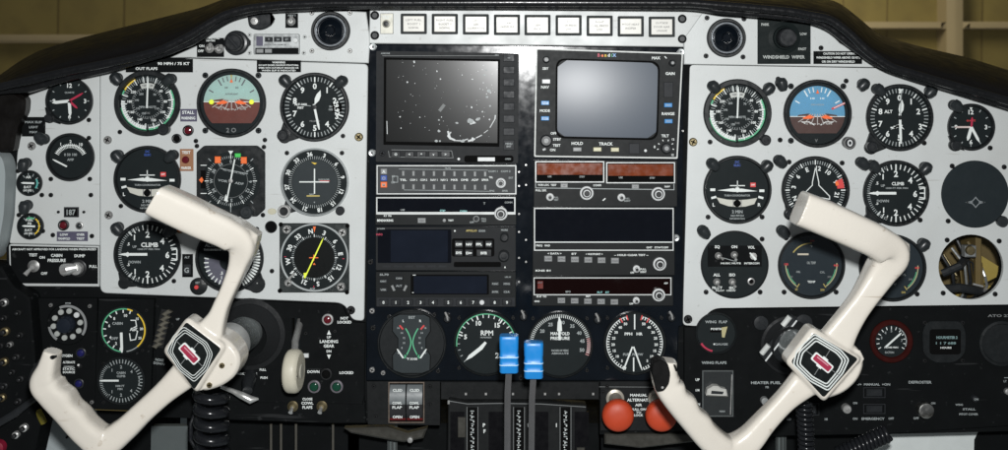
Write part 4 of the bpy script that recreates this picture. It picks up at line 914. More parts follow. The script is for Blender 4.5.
for xx, s, m in ((598.5, 'B', CRIM), (602, 'e', ORG), (605.2, 'n', YEL), (608.5, 'd', WHITE), (611.3, 'i', GRN), (614, 'X', BTNB)): b.text(s, xx, 55.2, 3.2, 4.8, m, bold=0.04)
for a in range(-100, 101, 40): b.ticks(665, 147.5, 7, 8.6, a, a, 1, 0.9, 4.8, WHITE)
b.line(664, 56.5, 666, 58.5, 1, 4.8, WHITE); b.build('face')
b = B(t); sc = rpoly([(557.5, 60), (657.5, 63), (655.5, 138), (557, 136)], 9, 8)
b.holed(rpoly([(555.8, 58.4), (659.2, 61.2), (657.2, 139.8), (555.2, 137.8)], 10, 8), [sc], 3, 6.2, HOLE); b.build('screen_surround')
b = B(t); ctr = (607, 99)
rings = []
for q in (1.0, 0.94, 0.87, 0.78, 0.68, 0.56, 0.44, 0.32, 0.2, 0.1):
    L = []
    for x, y in dense_loop(B.ccw(sc), 3.0):
        dx, dy = (x-ctr[0])*q, (y-ctr[1])*q; L.append(b.add(ctr[0]+dx, ctr[1]+dy, 7.4-1.9*((dx/50)**2+(dy/38)**2)))
    rings.append(L)
n = len(rings[0])
for r0, r1 in zip(rings, rings[1:]):
    for i in range(n): b.face([r0[i], r0[(i+1) % n], r1[(i+1) % n], r1[i]], RADAR)
b.face(rings[-1], RADAR); b.build('screen', ang=80)
for xx, yy, m, w_, h_ in ((546, 81.4, BTNW, 8, 4.2), (545, 102.8, BTNB, 8, 4.2), (545, 118.2, BTNB, 8, 4.2), (667.5, 105, BTNB, 8, 4.2), (667.8, 121, BTNB, 8, 4.2), (577, 149, BTNG, 8.4, 4), (597, 149, BTNY, 8, 4), (614.5, 149.3, BTNY, 8, 4)):
    keycap(t, xx-w_/2, yy-h_/2, xx+w_/2, yy+h_/2, {BTNB: 'PLT'}.get(m, ''), m, DIMW, 4.2, 1.8, 1.6)
keycap(t, 663, 82, 672.5, 97.5, '', DGREY, DIMW, 4.2, 1.0, name='blank_window'); keycap(t, 628.5, 143, 639, 153.5, '', DGREY, DIMW, 4.2, 1.6, name='blank_button')
b = B(t); b.disc(645, 150.3, 1.4, 4.7, BTNW, 10); b.build('indicator_dot')
for xx, yy, r in ((546, 59.6, 3.4), (546, 140, 5.8), (665, 147.5, 5.2), (671, 63, 3.2)):
    setknob(t, xx, yy, r, KNOB, 9, 4.2, ring=BTNG)
b = B(t); b.tube([(543, 149.5, 5), (545.5, 148.5, 6)], 1.2, BTNW, 8); b.build('pointer')

# nav com
t, b = radio('nav_com_radio', 'navigation radio with two orange tinted display windows and silver knobs under the radar', 'radio', 533.5, 160, 677, 206.5, RADIO)
for x0, y0, x1, y1 in ((535.2, 161, 604, 182.2), (606, 162, 674.6, 183)):
    b.frame(x0, y0, x1, y1, 1.0, 2.3, 3.2, FRAMEM); b.rect(x0+1.1, y0+1.1, x1-1.1, y1-1.1, 2.7, HOLE)
b.pline([(535.6, 182.5), (535.6, 187.6), (673.6, 189.4), (673.6, 183.5)], 0.8, 2.9, DIMW)
for s, xx, yy in (('VOR', 540.5, 184.6), ('LOC', 546.5, 184.6), ('TEST', 553.5, 184.7), ('COMM', 597, 185), ('NAV', 667, 186.2), ('PULL 25K', 541, 190)): b.text(s, xx, yy, 1.9, 2.9, WHITE)
for s, xx, yy in (('USE', 549.5, 176.2), ('STBY', 582, 176.4), ('USE', 620.5, 177.2), ('STBY', 652, 177.6)): b.text(s, xx, yy, 1.7, 3.2, DIMW)
b.text('PULL\nTEST', 556, 198.3, 1.6, 2.8, DIMW); b.text('PULL\nIDENT', 627, 199.3, 1.6, 2.8, DIMW); b.poly([(602, 200), (605, 197.5), (605.5, 198.6), (603, 200.6)], 2.8, WHITE); b.build('face')
for x0, y0, x1, y1 in ((537, 163, 602.2, 174.5), (607.8, 164, 672.8, 175.5)):
    b = B(t); b.rect(x0, y0, x1, y1, 3.0, ORGW); b.build('display_window')
for xx, yy in ((564, 185.2), (635, 186.2)): keycap(t, xx-3.6, yy-2.2, xx+3.6, yy+2.2, '<>', BTNG, INK, 2.5, 1.6, 1.6)
for xx, yy in ((586.3, 192.3), (657.3, 193.2)): concentric(t, xx, yy, 6.8)
for xx, yy in ((549.8, 196.2), (620.7, 196.6)): concentric(t, xx, yy, 3.8, 'volume_knob')

# dme / area nav
t, b = radio('navigation_display', 'black navigation computer with tall blank window and six grey buttons in the right stack', 'radio', 532.5, 207.5, 674.5, 275, RADIO)
b.frame(534, 207.5, 673.2, 250.2, 1.0, 2.3, 3.2, FRAMEM); b.rect(535, 241.2, 672, 242.2, 2.9, WHITE); b.poly([(535.1, 208.6), (672.1, 209.6), (672.1, 241.2), (535.1, 241.2)], 2.8, GLASSB)
for s, xx, yy, wd in (('FREQ   RAD', 543, 245, 14), ('GMT   ST/WT/OFF', 657, 247, 22), ('< DATA >', 554.5, 253, 14), ('ET', 574, 253.3, 5), ('< WAYPOINT >', 594, 253.6, 17), ('-- HOLD CLEAR TEST --', 631, 254.5, 34), ('KNS 81', 543, 270, 15), ('OFF', 632, 272, 4), ('PULL\nIDENT', 643, 270, 6)): b.text(s, xx, yy, 1.8, 2.9, WHITE, width=wd)
b.build('face')
for k, s in enumerate(('USE', 'RTN', 'RAD', 'CHK', 'DATA', 'HOLD')): keycap(t, 544.2+k*13.3, 255.2+k*0.4, 552+k*13.3, 260.8+k*0.4, s, BTNG, INK, 2.5, 2, 1.9, tw=6)
concentric(t, 658.8, 262.8, 6.6); concentric(t, 635.8, 267.6, 3.6, 'volume_knob')

# adf receiver
t, b = radio('adf_radio', 'slim radio with dark red tinted display and five small buttons, lowest of the right stack', 'radio', 532, 276, 673, 305.5, RADIO)
b.frame(533.5, 276.8, 671, 294.6, 1.0, 2.3, 3.2, FRAMEM); b.rect(534.6, 277.9, 669.9, 293.5, 2.8, mat('red_tinted_window', (0.007, 0.0025, 0.0025), 0.12, rvar=0.03)); b.rect(537.5, 280.5, 543, 288, 3.0, mat('dull_red_digit', (0.13, 0.012, 0.006), 0.3)); b.text('ADF', 540, 282, 1.8, 3.1, INK)
for s, xx, yy, wd, m in (('BFO', 568, 291, 5, DIMW), ('FLT   ET', 603, 291.6, 12, CYAN), ('ADF', 665.5, 282.5, 4, WHITE), ('KR 87  TSO', 541.5, 295.8, 10, WHITE), ('KING', 537, 300.5, 5, WHITE), ('SET', 588, 295.6, 5, WHITE), ('OFF', 631, 303, 4, WHITE)): b.text(s, xx, yy, 1.7, 3.3, m, width=wd)
b.build('face')
for k, s in enumerate(('ADF', 'BFO', 'FRQ', 'FLT', 'SET')): keycap(t, 557.5+k*13.2, 297+k*0.35, 565+k*13.2, 302.4+k*0.35, s, BTNG, INK, 2.5, 2, 1.9, tw=5.5)
concentric(t, 657.8, 293.5, 6.4); concentric(t, 635.5, 299, 3.4, 'volume_knob')

# ------------------------------------------------------------------ engine gauges
def corner_screws(t, x, y, dx, dy, r=2.0):
    for sx in (-1, 1):
        for sy in (-1, 1): screw(t, x+sx*dx, y+sy*dy, r, SCRB, -1)
x, y = 412, 343
t, d = gauge('exhaust_temperature_gauge', 'round exhaust temperature gauge with hourglass window and crossing green scales', 'gauge', x, y, 34.5, bez=2, h=3.5, face=mat('gauge_mask_black', (0.018, 0.02, 0.021), 0.45))
hg = [(x-19, y-26), (x-12, y-29), (x+12, y-29), (x+18, y-26), (x+18.5, y-12), (x+14, y-5), (x+14, y+5), (x+18.5, y+12), (x+18, y+27), (x+10, y+30), (x-10, y+30), (x-19, y+27), (x-19.5, y+12), (x-14, y+5), (x-14, y-5), (x-19.5, y-12)]
d.poly(hg, 1.0, mat('dial_charcoal', (0.035, 0.042, 0.045), 0.5)); d.pline(hg, 0.8, 1.1, HOLE, True)
for k in (-1, 1):
    d.pline([(x+k*(0.9+7.5*(abs(q)/17)**1.7), y-1+q) for q in range(-14, 17, 2)], 1.2, 1.4, GRN); d.pline([(x+k*(1.8+10.5*(abs(q)/17)**1.5), y-1+q-0) for q in range(-17, -12, 2)], 1.6, 1.5, RED)
    d.pline([(x+k*7.6, y+12.5), (x+k*2, y+13.4)][:1]+[(x+k*5.2, y+11.5)], 1.2, 1.4, GRN)
    for q, s in enumerate(('16', '14', '12', '10', '8', '6')): d.text(s, x+k*(13.5-6*math.sin(math.pi*q/5)), y-15.5+q*5, 1.9, 1.4, DIMW)
    d.text('L' if k < 0 else 'R', x+k*8.5, y-22.5, 2.4, 1.4, WHITE)
d.text('EGT', x, y-26, 2.6, 1.4, DIMW); d.text('°F X100', x, y+15.5, 2.2, 1.4, WHITE, width=11); d.build('dial')
for k in (-1, 1):
    b = B(t); b.needle(x+k*8.5, y+14.5, -k*-34 if k > 0 else -34, 11, 0, 1.6, 1.8, WHITE, 0.5); b.build('needle')
for xx, yy, m in ((434, 315, SCRB), (383, 373, STEEL), (389, 317, SCRB), (438, 371, SCRB)): screw(t, xx, yy, 2.4, m, -1)

x, y = 486, 343
t, d = gauge('tachometer', 'round RPM gauge with green arc and white pointer behind the left blue lever knob', 'gauge', x, y, 32.5, bez=1.6, h=3.5)
d.arc(x, y, 28.8, 29.8, -96, 96, 1.2, GRN); d.ticks(x, y, 25.5, 28.8, -66, 90, 14, 0.9, 1.3, WHITE); d.ticks(x, y, 24.5, 28.8, -72, 88, 4, 1.4, 1.35, WHITE); d.ticks(x, y, 26, 28.6, -130, -78, 5, 0.8, 1.3, DIMW); d.ticks(x, y, 26, 28.6, 96, 130, 4, 0.8, 1.3, DIMW)
d.nums(x, y, 21.5, [(-72, '5'), (-20, '10'), (32, '15'), (84, '20'), (130, '25')], 4.6, 1.3, WHITE)
d.text('RPM', x+1, y-10.5, 5.0, 1.3, WHITE, bold=0.02); d.text('HUNDREDS', x, y-6, 1.5, 1.3, DIMW, width=11); d.text('25', x+13, y+12, 5.4, 1.3, WHITE); d.build('dial')
b = B(t); b.prism([(x-20.5, y+17), (x-17, y+11.5), (x-7, y+3.6), (x-1, y-2.2), (x+0.8, y-0.6), (x-3.5, y+5.6), (x-14, y+13.8)], 1.8, 2.6, WHITE); b.build('needle')
corner_screws(t, x, y, 27, 25)

x, y = 560, 344.5
t, d = gauge('manifold_pressure_gauge', 'round MANIFOLD PRESSURE gauge beside the right blue lever knob', 'gauge', x, y, 33, bez=1.6, h=3.5)
d.ticks(x, y, 27, 30.5, -90, 105, 51, 0.62, 1.3, WHITE); d.ticks(x, y, 27, 30.5, 78, 110, 9, 0.9, 1.4, mat('tick_pink', (0.5, 0.25, 0.25), 0.6)); d.nums(x, y, 22.5, [(-85, '15'), (-52, '20'), (-25, '25'), (6, '30'), (33, '35'), (58, '40'), (80, '45'), (103, '50')], 3.4, 1.3, DIMW)
d.text('MANIFOLD\nPRESSURE', x, y-9, 3.1, 1.3, WHITE, width=19, bold=0.03); d.text('INCHES OF MERC\nABSOLUTE', x, y+7, 1.9, 1.3, DIMW, width=17); d.build('dial')
b = B(t); b.needle(x-0.5, y-5, -1, 23, 0, 2.4, 1.8, WHITE, 0.4); b.prism([(x-3, y-14), (x+2, y-14), (x+1.4, y-23), (x-0.5, y-28), (x-2.4, y-23)], 2, 2.7, WHITE); b.build('needle')
corner_screws(t, x, y, 27, 26)

x, y = 634.5, 343
t, d = gauge('fuel_flow_gauge', 'round fuel flow gauge with two white needles forming a V at the bottom', 'gauge', x, y, 31.5, bez=1.6, h=3.5)
d.arc(x, y, 27.6, 28.2, -160, -20, 1.2, WHITE); d.arc(x, y, 27.6, 28.2, 20, 160, 1.2, WHITE); d.ticks(x, y, 25.2, 28, -160, -18, 26, 1.0, 1.3, WHITE); d.ticks(x, y, 25.2, 28, 18, 160, 26, 1.0, 1.3, WHITE); d.ticks(x, y, 24, 29, 15, 30, 2, 1.2, 1.35, RED); d.ticks(x, y, 24, 29, -30, -16, 2, 1.2, 1.35, RED)
for k in (-1, 1):
    for q, s in enumerate(('50', '40', '30', '25', '20', '15', '10', '5')): d.nums(x, y, 21.5, [(k*(25+q*17), s)], 2.6, 1.3, WHITE)
d.text('PPH   HR', x-1, y-9.5, 2.8, 1.3, WHITE, width=18); d.text('FUEL FLOW', x-1.5, y+11, 2.4, 1.3, DIMW, width=20); d.ticks(x, y, 14, 29, 0, 0, 1, 1.3, 1.4, WHITE); d.ticks(x-1, y, 14, 28, 180, 180, 1, 1.3, 1.4, WHITE); d.build('dial')
b = B(t); b.needle(x-3, y+5, 201, 23, 2, 1.5, 1.8, WHITE, 0.4); b.build('needle')
b = B(t); b.needle(x-0.5, y+5, 160, 23, 2, 1.5, 2.0, WHITE, 0.4); b.build('needle')
corner_screws(t, x, y, 27, 25)
for k, (xx, yy) in enumerate(((523.5, 314), (597.5, 317), (671, 315), (447.5, 316))):
    t = thing('panel_lamp', ['hooded chrome tipped lamp between RPM and manifold pressure gauges', 'hooded chrome tipped lamp between manifold pressure and fuel flow gauges', 'hooded lamp at upper right of the fuel flow gauge', 'hooded lamp between exhaust temperature and RPM gauges'][k], 'instrument light', xx, yy, 0, 'small instrument lights beside the gauges')
    b = B(t); b.lathe(xx, yy+2, [(4.2, -1), (4, 4), (3, 6), (0, 6.5)], KNOB, 18); b.build('hood')
    b = B(t); b.tube([(xx-2, yy-4.5, 4), (xx, yy-1, 6), (xx+0.6, yy+3, 6)], [1.1, 1.2, 1.0], CHROME, 8); b.build('clip')

# ================================================================== right panel gauges
asi2 = airspeed(737, 113, 34, 'right airspeed indicator with yellow arc, below the top right air vent', 'airspeed indicators')
setknob(asi2, 764, 139.5, 5.2, h=8)
at2 = attitude(817, 113.5, 34, 'right attitude indicator with bright blue sky over dark brown ground', SKY_B, GND_B, 'attitude indicators', True)
b = B(at2); b.lathe(847.5, 142.5, [(6, -1), (6, 8), (5, 9), (4.4, 8), (0, 8)], [KNOB, STEEL, STEEL, KNOB], 24); b.lathe(847.5, 142.5, [(2.6, 8.2), (2.6, 8.6), (1.4, 8.6)], BTNW, 16, sq=1.3); b.build('cage_knob')
altimeter(899, 117.5, 33.5, 'right altimeter reading ALT with white hands, beside the far right clock', 'altimeters', True)
clk, d = gauge('panel_clock', 'round clock with white and crimson hands at far right under the glareshield', 'clock', 970.5, 127, 23.5, group='panel clocks')
d.ticks(970.5, 127, 17, 19.5, 30, 330, 11, 1.0, 1.2, DIMW); d.nums(970.5, 127, 15, [(0, '12'), (90, '3'), (180, '6'), (270, '9')], 4.4, 1.2, WHITE); d.poly([(969, 107.5), (972, 107.5), (970.5, 110.5)], 1.3, WHITE); d.text('QUARTZ', 970.5, 120.5, 1.6, 1.2, RED); d.build('dial')
for a, l, m, th in ((270, 17, mat('hand_pinkish_white', (0.6, 0.5, 0.47), 0.5), 1.8), (196, 14, WHITE, 3.2), (152, 17, WHITE, 2.6), (5, 10, CRIM, 2.0)):
    b = B(clk); b.needle(970.5, 127, a, l, 0, th, 1.6+0.1*th, m); b.build('hand')
lug(clk, 962, 135, 13, 954, 145, 6); setknob(clk, 954, 145, 5, h=7)
turn_coord(737, 189.5, 34, 'right turn coordinator with white aeroplane symbol and full inclinometer, clear of the yoke', 'turn coordinators')
# heading indicator
x, y = 815, 190
t, d = gauge('heading_indicator', 'round heading indicator with white aeroplane outline and red segment, partly behind right yoke handle', 'heading indicator', x, y, 34, bez=3)
d.ticks(x, y, 26, 29.5, 0, 355, 72, 0.8, 1.3, DIMW); d.ticks(x, y, 25.5, 30, 0, 330, 12, 1.2, 1.35, WHITE)
d.nums(x, y, 22, [(8, '12'), (36, '10'), (68, '9'), (102, '21'), (-22, 'E'), (-52, '6'), (-82, '3'), (-112, 'N')], 4.4, 1.3, WHITE, radial=True)
d.arc(x, y, 22, 29, 66, 86, 1.5, RED); d.arc(x, y, 21, 24, 68, 78, 1.6, ORG); d.build('dial')
b = B(t)
for k in (-1, 1): b.pline([(x, y-23), (x+k*3.2, y-8), (x+k*3.2, y-5), (x+k*14, y+6), (x+k*14, y+9), (x+k*3, y+7), (x+k*2.5, y+14), (x+k*6, y+18)], 0.9, 2.2, WHITE)
b.build('aeroplane_outline')
lug(t, 800, 205, 10, 790, 213, 6); setknob(t, 789, 214, 4.5, h=6)
vsi(895.5, 193, 33, 'right vertical speed gauge with cream needle pointing left, above the right yoke elbow', 'vertical speed indicators', True)
# blank cover
t = thing('blank_cover', 'plain dark round blanking plate with a small grey four pointed star at far right', 'cover plate', 974.5, 194)
b = B(t); b.lathe(974.5, 194, [(33.5, -1), (33.5, 1.8), (32.6, 2.6), (0, 2.6)], mat('cover_dark', (0.019, 0.025, 0.028), 0.4, var=0.1), 56)
x, y = 974.5, 202
star = [(x-9.5, y), (x-3.5, y-1.2), (x-2, y-2.6), (x, y-5), (x+2, y-2.6), (x+3.5, y-1.2), (x+9, y), (x+3.5, y+1.2), (x+2, y+2.6), (x, y+5), (x-2, y+2.6), (x-3.5, y+1.2)]
b.pline(star, 1.0, 2.9, mat('emblem_grey', (0.20, 0.22, 0.23), 0.5), True); b.line(x-9.5, y, x-3, y, 1.0, 2.9, mat('emblem_grey', (0.2, 0.22, 0.23))); b.line(x+3, y, x+9, y, 1.0, 2.9, mat('emblem_grey', (0.2, 0.22, 0.23))); b.build('plate')
setknob(t, 1001, 221, 5.6, LAMPG, 6, 0)
# intercom
x, y = 734.5, 264.5
t, d = gauge('intercom_panel', 'round black intercom plate with small switches and jacks below the right turn coordinator', 'intercom', x, y, 34, bez=1, h=2.4)
d.box(x-27, y-19, x+27, y+2, 0.7, 1.2, BLACKP)
for s, xx, yy, wd, h in (('SQ', x-17.5, y-18, 5, 2.8), ('ON', x-0.5, y-18, 6, 2.8), ('VOL', x+16.5, y-17.5, 7, 2.8), ('ALL', x-18, y+10, 7, 2.8), ('ISO', x-2.5, y+10, 6, 2.8), ('PILOT', x-17.5, y+23, 10, 2.6), ('ISO', x-2.5, y+23, 6, 2.6), ('PILOT  CREW', x-9, y+25.8, 20, 1.4), ('MUSIC MUTE', x-4, y-1.5, 20, 1.6), ('INTERCOM', x+17, y-1.5, 15, 1.8)): d.text(s, xx, yy, h, 1.5, WHITE, width=wd)
d.line(x-12, y-7, x+2, y-3, 0.6, 1.5, DIMW); d.build('dial')
for xx, yy, a in ((x-16.5, y-9, 120), (x-0.5, y-10, 180), (x-18, y+17, 170), (x-2.5, y+17, 160)): toggle(t, xx, yy, 3.6, a, 3.6, 1)
b = B(t); b.lathe(x+18, y-9, [(3.6, 1), (3.4, 5), (0, 5.2)], STEEL, 16); b.prism([(x+13.5, y-12.5), (x+15, y-13), (x+21, y-6.5), (x+19, y-5)], 5, 6.5, WHITE); b.build('volume_knob')
b = B(t); b.lathe(x+16.2, y+16.5, [(3.8, 1), (3.6, 3), (2.4, 3.4), (2.2, 2), (0, 2)], [STEEL, STEEL, STEEL, HOLE], 18); b.build('jack_socket')
# fuel clusters
CL = mat('cluster_dial_blue_grey', (0.022, 0.03, 0.036), 0.45)
for lab, x, y in (('round cluster gauge with yellow arcs on blue black dial, below the right heading indicator', 811, 265), ('round cluster gauge mostly hidden behind the right yoke elbow', 892, 267.5)):
    t, d = gauge('cluster_gauge', lab, 'gauge', x, y, 33.5, bez=2.6, group='engine cluster gauges', face=CL)
    d.arc(x, y, 21.5, 22.7, -55, 2, 1.3, GOLD); d.arc(x, y, 25, 26, 85, 145, 1.3, mat('arc_pale_yellow', (0.45, 0.45, 0.25), 0.5)); d.arc(x, y, 25, 26, 215, 270, 1.3, mat('arc_pale_yellow', (0.45, 0.45, 0.25)))
    d.arc(x, y, 23.8, 24.6, 100, 140, 1.3, GRN); d.arc(x, y, 23.8, 24.6, 220, 262, 1.3, GRN)
    d.text('240', x+1, y-24.5, 1.9, 1.4, RED); d.text('°F', x, y-19, 2, 1.4, DIMW); d.text('OIL TEMP', x, y-2.5, 2.6, 1.4, DIMW, width=9); d.text('OIL', x-13, y+6.5, 2, 1.4, DIMW); d.text('CYL', x+11, y+7, 2, 1.4, DIMW); d.text('TEMP', x, y+16.5, 2.2, 1.4, WHITE, width=8)
    d.text('100', x-25, y-1, 2.2, 1.4, RED); d.text('460', x+24.5, y, 2.2, 1.4, RED); d.text('60', x-20, y+11.5, 2, 1.4, GREYM); d.text('300', x+18, y+11.5, 2, 1.4, GREYM); d.text('25', x-15, y+24, 2, 1.4, GOLD); d.text('200', x+11, y+24.5, 2, 1.4, GOLD); d.ticks(x, y, 22, 26.5, 147, 147, 1, 1.0, 1.4, GOLD); d.ticks(x, y, 22, 26.5, 213, 213, 1, 1.0, 1.4, GOLD); d.build('dial')
    b = B(t); b.box(x-14, y-12, x-3, y-10.2, 1.6, 2.2, mat('needle_cream', (0.55, 0.5, 0.4), 0.5)); b.build('needle')
    b = B(t); b.disc(x, y, 30.6, 3.2, COVER, 48); b.build('cover_glass')
# wiper plate
t = thing('wiper_switch', 'black square WINDSHIELD WIPER plate with large black rotary knob at top right', 'switch', 783.5, 40)
b = B(t); b.box(757.5, 16.5, 810.5, 64, -1, 1.0, mat('wiper_plate_black', (0.011, 0.015, 0.015), 0.4, bump=0.05), 0.4)
for s, xx, yy, wd, h in (('PARK', 765, 24.5, 8, 2.6), ('OFF', 783.5, 20.5, 6, 2.4), ('SLOW', 802.5, 34, 8, 2.4), ('FAST', 802, 49, 8, 2.4), ('WINDSHIELD  WIPER', 783.5, 57, 42, 3.2)): b.text(s, xx, yy, h, 1.3, mat('engraved_grey_white', (0.42, 0.45, 0.43), 0.6), width=wd)
b.disc(785.5, 25.5, 0.8, 1.4, WHITE, 8); b.disc(797, 38, 0.8, 1.4, WHITE, 8); b.build('plate')
b = B(t); b.lathe(784, 38, [(16, 1), (16, 1.6), (12, 3), (11.5, 6), (10, 7)], mat('wiper_plate_black', (0.02, 0.026, 0.026)), 36); b.lathe(784, 38, [(9.6, 6), (9, 15), (7.8, 16.5), (0, 16.5)], KNOB, 24); b.build('knob')
placard('black CAUTION placard with three white text lines below the right glareshield', 813.5, 51.2, 862, 64, [(840, 53.6, 2.1, 'CAUTION DO NOT OPERATE', 34), (838, 57.6, 2.1, 'WINDSHIELD WIPER ABOVE 120 KTS', 44), (838, 61.6, 2.1, 'OR ON DRY WINDSHIELD', 33)], w=-0.1)
# empty instrument hole: engine bay things seen through
t = thing('bulkhead_structure', 'olive primer ribs and brackets seen through the empty round hole at far right', 'airframe', 971, 267, -60)
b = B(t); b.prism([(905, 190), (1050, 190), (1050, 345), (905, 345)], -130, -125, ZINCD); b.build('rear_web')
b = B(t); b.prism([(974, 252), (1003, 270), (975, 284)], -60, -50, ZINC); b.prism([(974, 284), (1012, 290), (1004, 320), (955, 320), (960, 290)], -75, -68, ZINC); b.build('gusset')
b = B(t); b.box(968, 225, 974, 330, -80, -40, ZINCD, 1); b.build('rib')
b = B(t); b.tube([(930, 286, -40), (948, 282, -30), (966, 285, -30), (982, 290, -40), (1000, 300, -60)], 4.4, KNOB, 10); b.tube([(935, 270, -40), (950, 262, -35), (962, 256, -50)], 4, KNOB, 10); b.tube([(932, 300, -50), (955, 298, -30), (975, 292, -45)], 3.2, KNOB, 10); b.build('hose')
b = B(t); b.box(950, 240, 961, 251, -30, -20, SILV, 1.5); b.build('bracket')
b = B(t); b.lathe(974, 285, [(3, -30), (2.6, -20), (0, -19)], CHROME, 12); b.build('bolt')
b = B(t); b.tube([(958, 277, -22), (968, 279.5, -22)], 1.1, CHROME, 8); b.build('fitting')
rw = random.Random(5)
for k in range(9):
    x0 = 938+k*4; b = B(t); b.tube([(x0, 250+rw.uniform(-14, 10), -55), (x0+9, 266+rw.uniform(-8, 8), -45), (x0+13, 282+rw.uniform(-6, 8), -50), (x0+10, 310, -70)], rw.uniform(0.8, 1.8), [KNOB, BRASS, ZINCD, SILV, KNOB][k % 5], 8); b.build('wire')
b = B(t); b.lathe(954, 244, [(4.5, -20), (4.2, -16), (0, -15.5)], BRASS, 14); b.build('plug')

# ================================================================== lower panels, left
class PB(B):
    """like B, but the coordinates are plain panel coordinates whatever depth the thing's base lies at"""
    def add(s, x, y, w):
        p = s.t.location
        s.v.append(((x-CX)/S-p.x, -w/S-p.y, Z0+(CY-y)/S-p.z)); return len(s.v)-1
def pc(px, py, w):
    """panel coordinates of the point that lies at depth w on the line of sight through (px, py)"""
    k = (D-w)/D; return (VX+(px-VX)*k, VY+(py-VY)*k, w)

t = thing('selector_dial', 'round dial ringed with ten white dots on the lower left panel', 'dial', 68, 324)
b = B(t); b.lathe(68, 324, [(21, 0), (20, 1.2), (0, 1.2)], BLACKP, 40); b.arc(68, 324, 17, 19.5, -25, 125, 1.6, BTNG); b.arc(68, 324, 17, 19.5, 215, 262, 1.6, BTNG); b.rect(65.5, 302.5, 71, 305.5, 0.6, DIMW); b.text('80', 68, 304, 2, 0.8, INK); b.build('plate')
b = B(t); b.lathe(67, 324, [(9, 1.2), (8.6, 6), (7, 9), (0, 10.5)], mat('knob_blue_black', (0.014, 0.018, 0.026), 0.35), 28); b.build('knob')
for k in range(10):
    a = 20+k*36-10
    b = B(t); b.lathe(67.5+13.5*math.sin(R(a)), 324-13.5*math.cos(R(a)), [(2.9, 1.2), (2.6, 2.4), (0, 2.8)], mat('dot_grey_white', (0.38, 0.4, 0.38), 0.5) if k != 1 else BTNW, 14); b.build('dot')
b = B(t); b.text('OXYGEN', 65, 355.5, 2.6, 0.4, WHITE, width=15); b.text('ALTERNATE\n.\nSTATIC\nSOURCE', 69, 367, 2.2, 0.4, WHITE, width=12); b.build('lettering')
indicator('upper dark blue press lamp beside the left yoke lower grip', 81.5, 352.5, 5.2, BLUL, KNOB, grp='dark blue press lamps'); indicator('lower dark blue press lamp beside the left yoke lower grip', 79.5, 383, 5, BLUL, KNOB, grp='dark blue press lamps')
t = thing('toggle_switch', 'tiny black switch between the two dark blue press lamps', 'switch', 80, 366); toggle(t, 80, 366, 2.6, 30, 4, 0, SCRB)
# two round gauges
x, y = 124, 330
t, d = gauge('manifold_gauge', 'round gauge with green rim arc and broad white needle on the narrow lower left panel', 'gauge', x, y, 24, bez=1.6, h=3)
d.arc(x, y, 20.8, 22, -175, 15, 1.2, GRN); d.arc(x, y, 20.6, 22, 40, 140, 1.2, YEL); d.arc(x, y, 20.8, 21.8, 140, 172, 1.2, DIMW); d.arc(x, y, 20.6, 22, 10, 25, 1.3, YEL)
d.ticks(x, y, 17.5, 20.5, -170, 20, 10, 1.2, 1.3, WHITE); d.nums(x, y, 15, [(8, '10'), (-38, '8'), (-72, '6'), (-118, '4'), (-150, '2')], 2.8, 1.3, WHITE); d.nums(x, y, 18, [(50, '15'), (85, '20'), (115, '25')], 2.4, 1.3, WHITE)
d.text('CABIN', x-6, y-7, 2.6, 1.3, DIMW); d.text('DIFF', x-9, y+8, 2.6, 1.3, DIMW); d.pline([(x+7, y-10), (x+12, y-10), (x+13, y-4), (x+9, y-2), (x+14, y+1), (x+12, y+9), (x+7, y+10), (x+6, y+3)], 1.0, 1.3, WHITE); d.text('ALT', x+10, y-1, 3, 1.3, WHITE); d.build('dial')
b = B(t); b.needle(x-2, y+2, 178, 20, 0, 2.6, 1.8, WHITE, 0.5); b.build('needle')
x, y = 121.5, 380.5
t, d = gauge('cabin_climb_gauge', 'lower round cabin rate gauge with white needle pointing left on the narrow lower left panel', 'gauge', x, y, 24, bez=1.6, h=3)
d.ticks(x, y, 17.5, 21.5, -40, 220, 30, 0.9, 1.3, DIMW); d.ticks(x, y, 18.5, 21.5, 220, 320, 20, 0.6, 1.3, DIMW); d.nums(x, y, 14, [(0, '2'), (180, '2'), (48, '4'), (134, '4'), (-40, '1'), (220, '1')], 3, 1.3, DIMW); d.line(x+18, y-4, x+18, y+4, 1, 1.3, DIMW); d.text('CABIN\nCLIMB', x, y-6.5, 2.2, 1.3, DIMW); d.text('1000 FT\nMIN', x-1, y+6.5, 2.0, 1.3, DIMW); d.build('dial')
b = B(t); b.needle(x-2, y-0.5, 270, 19, 0, 1.8, 1.8, WHITE, 0.5); b.build('needle')
# serrated detent strip
t = thing('detent_strip', 'slanted notched metal chain like strip between the green rimmed gauge and left yoke badge', 'trim wheel', 162, 327)
b = B(t); b.prism([(162, 308), (172, 310), (164, 348), (153, 346)], 0, 3, SCRB, 0.5); b.build('track')
for k in range(7):
    f = k/6; b = B(t); cx_, cy_ = 168.5-9.5*f, 312+32*f; b.prism([(cx_-5.5, cy_+1), (cx_+1, cy_-3.4), (cx_+5.5, cy_-1), (cx_+1, cy_+1), (cx_-1, cy_+3.5)], 2, 7, mat('notch_metal', (0.17, 0.16, 0.13), 0.4, metal=0.5), 1); b.build('notch')
b = B(t); b.text('NOSE\nDOWN', 159.5, 361.5, 2.4, 0.5, DIMW, rot=8); b.text('UP', 178, 319, 2.0, 0.5, DIMW); b.build('lettering')
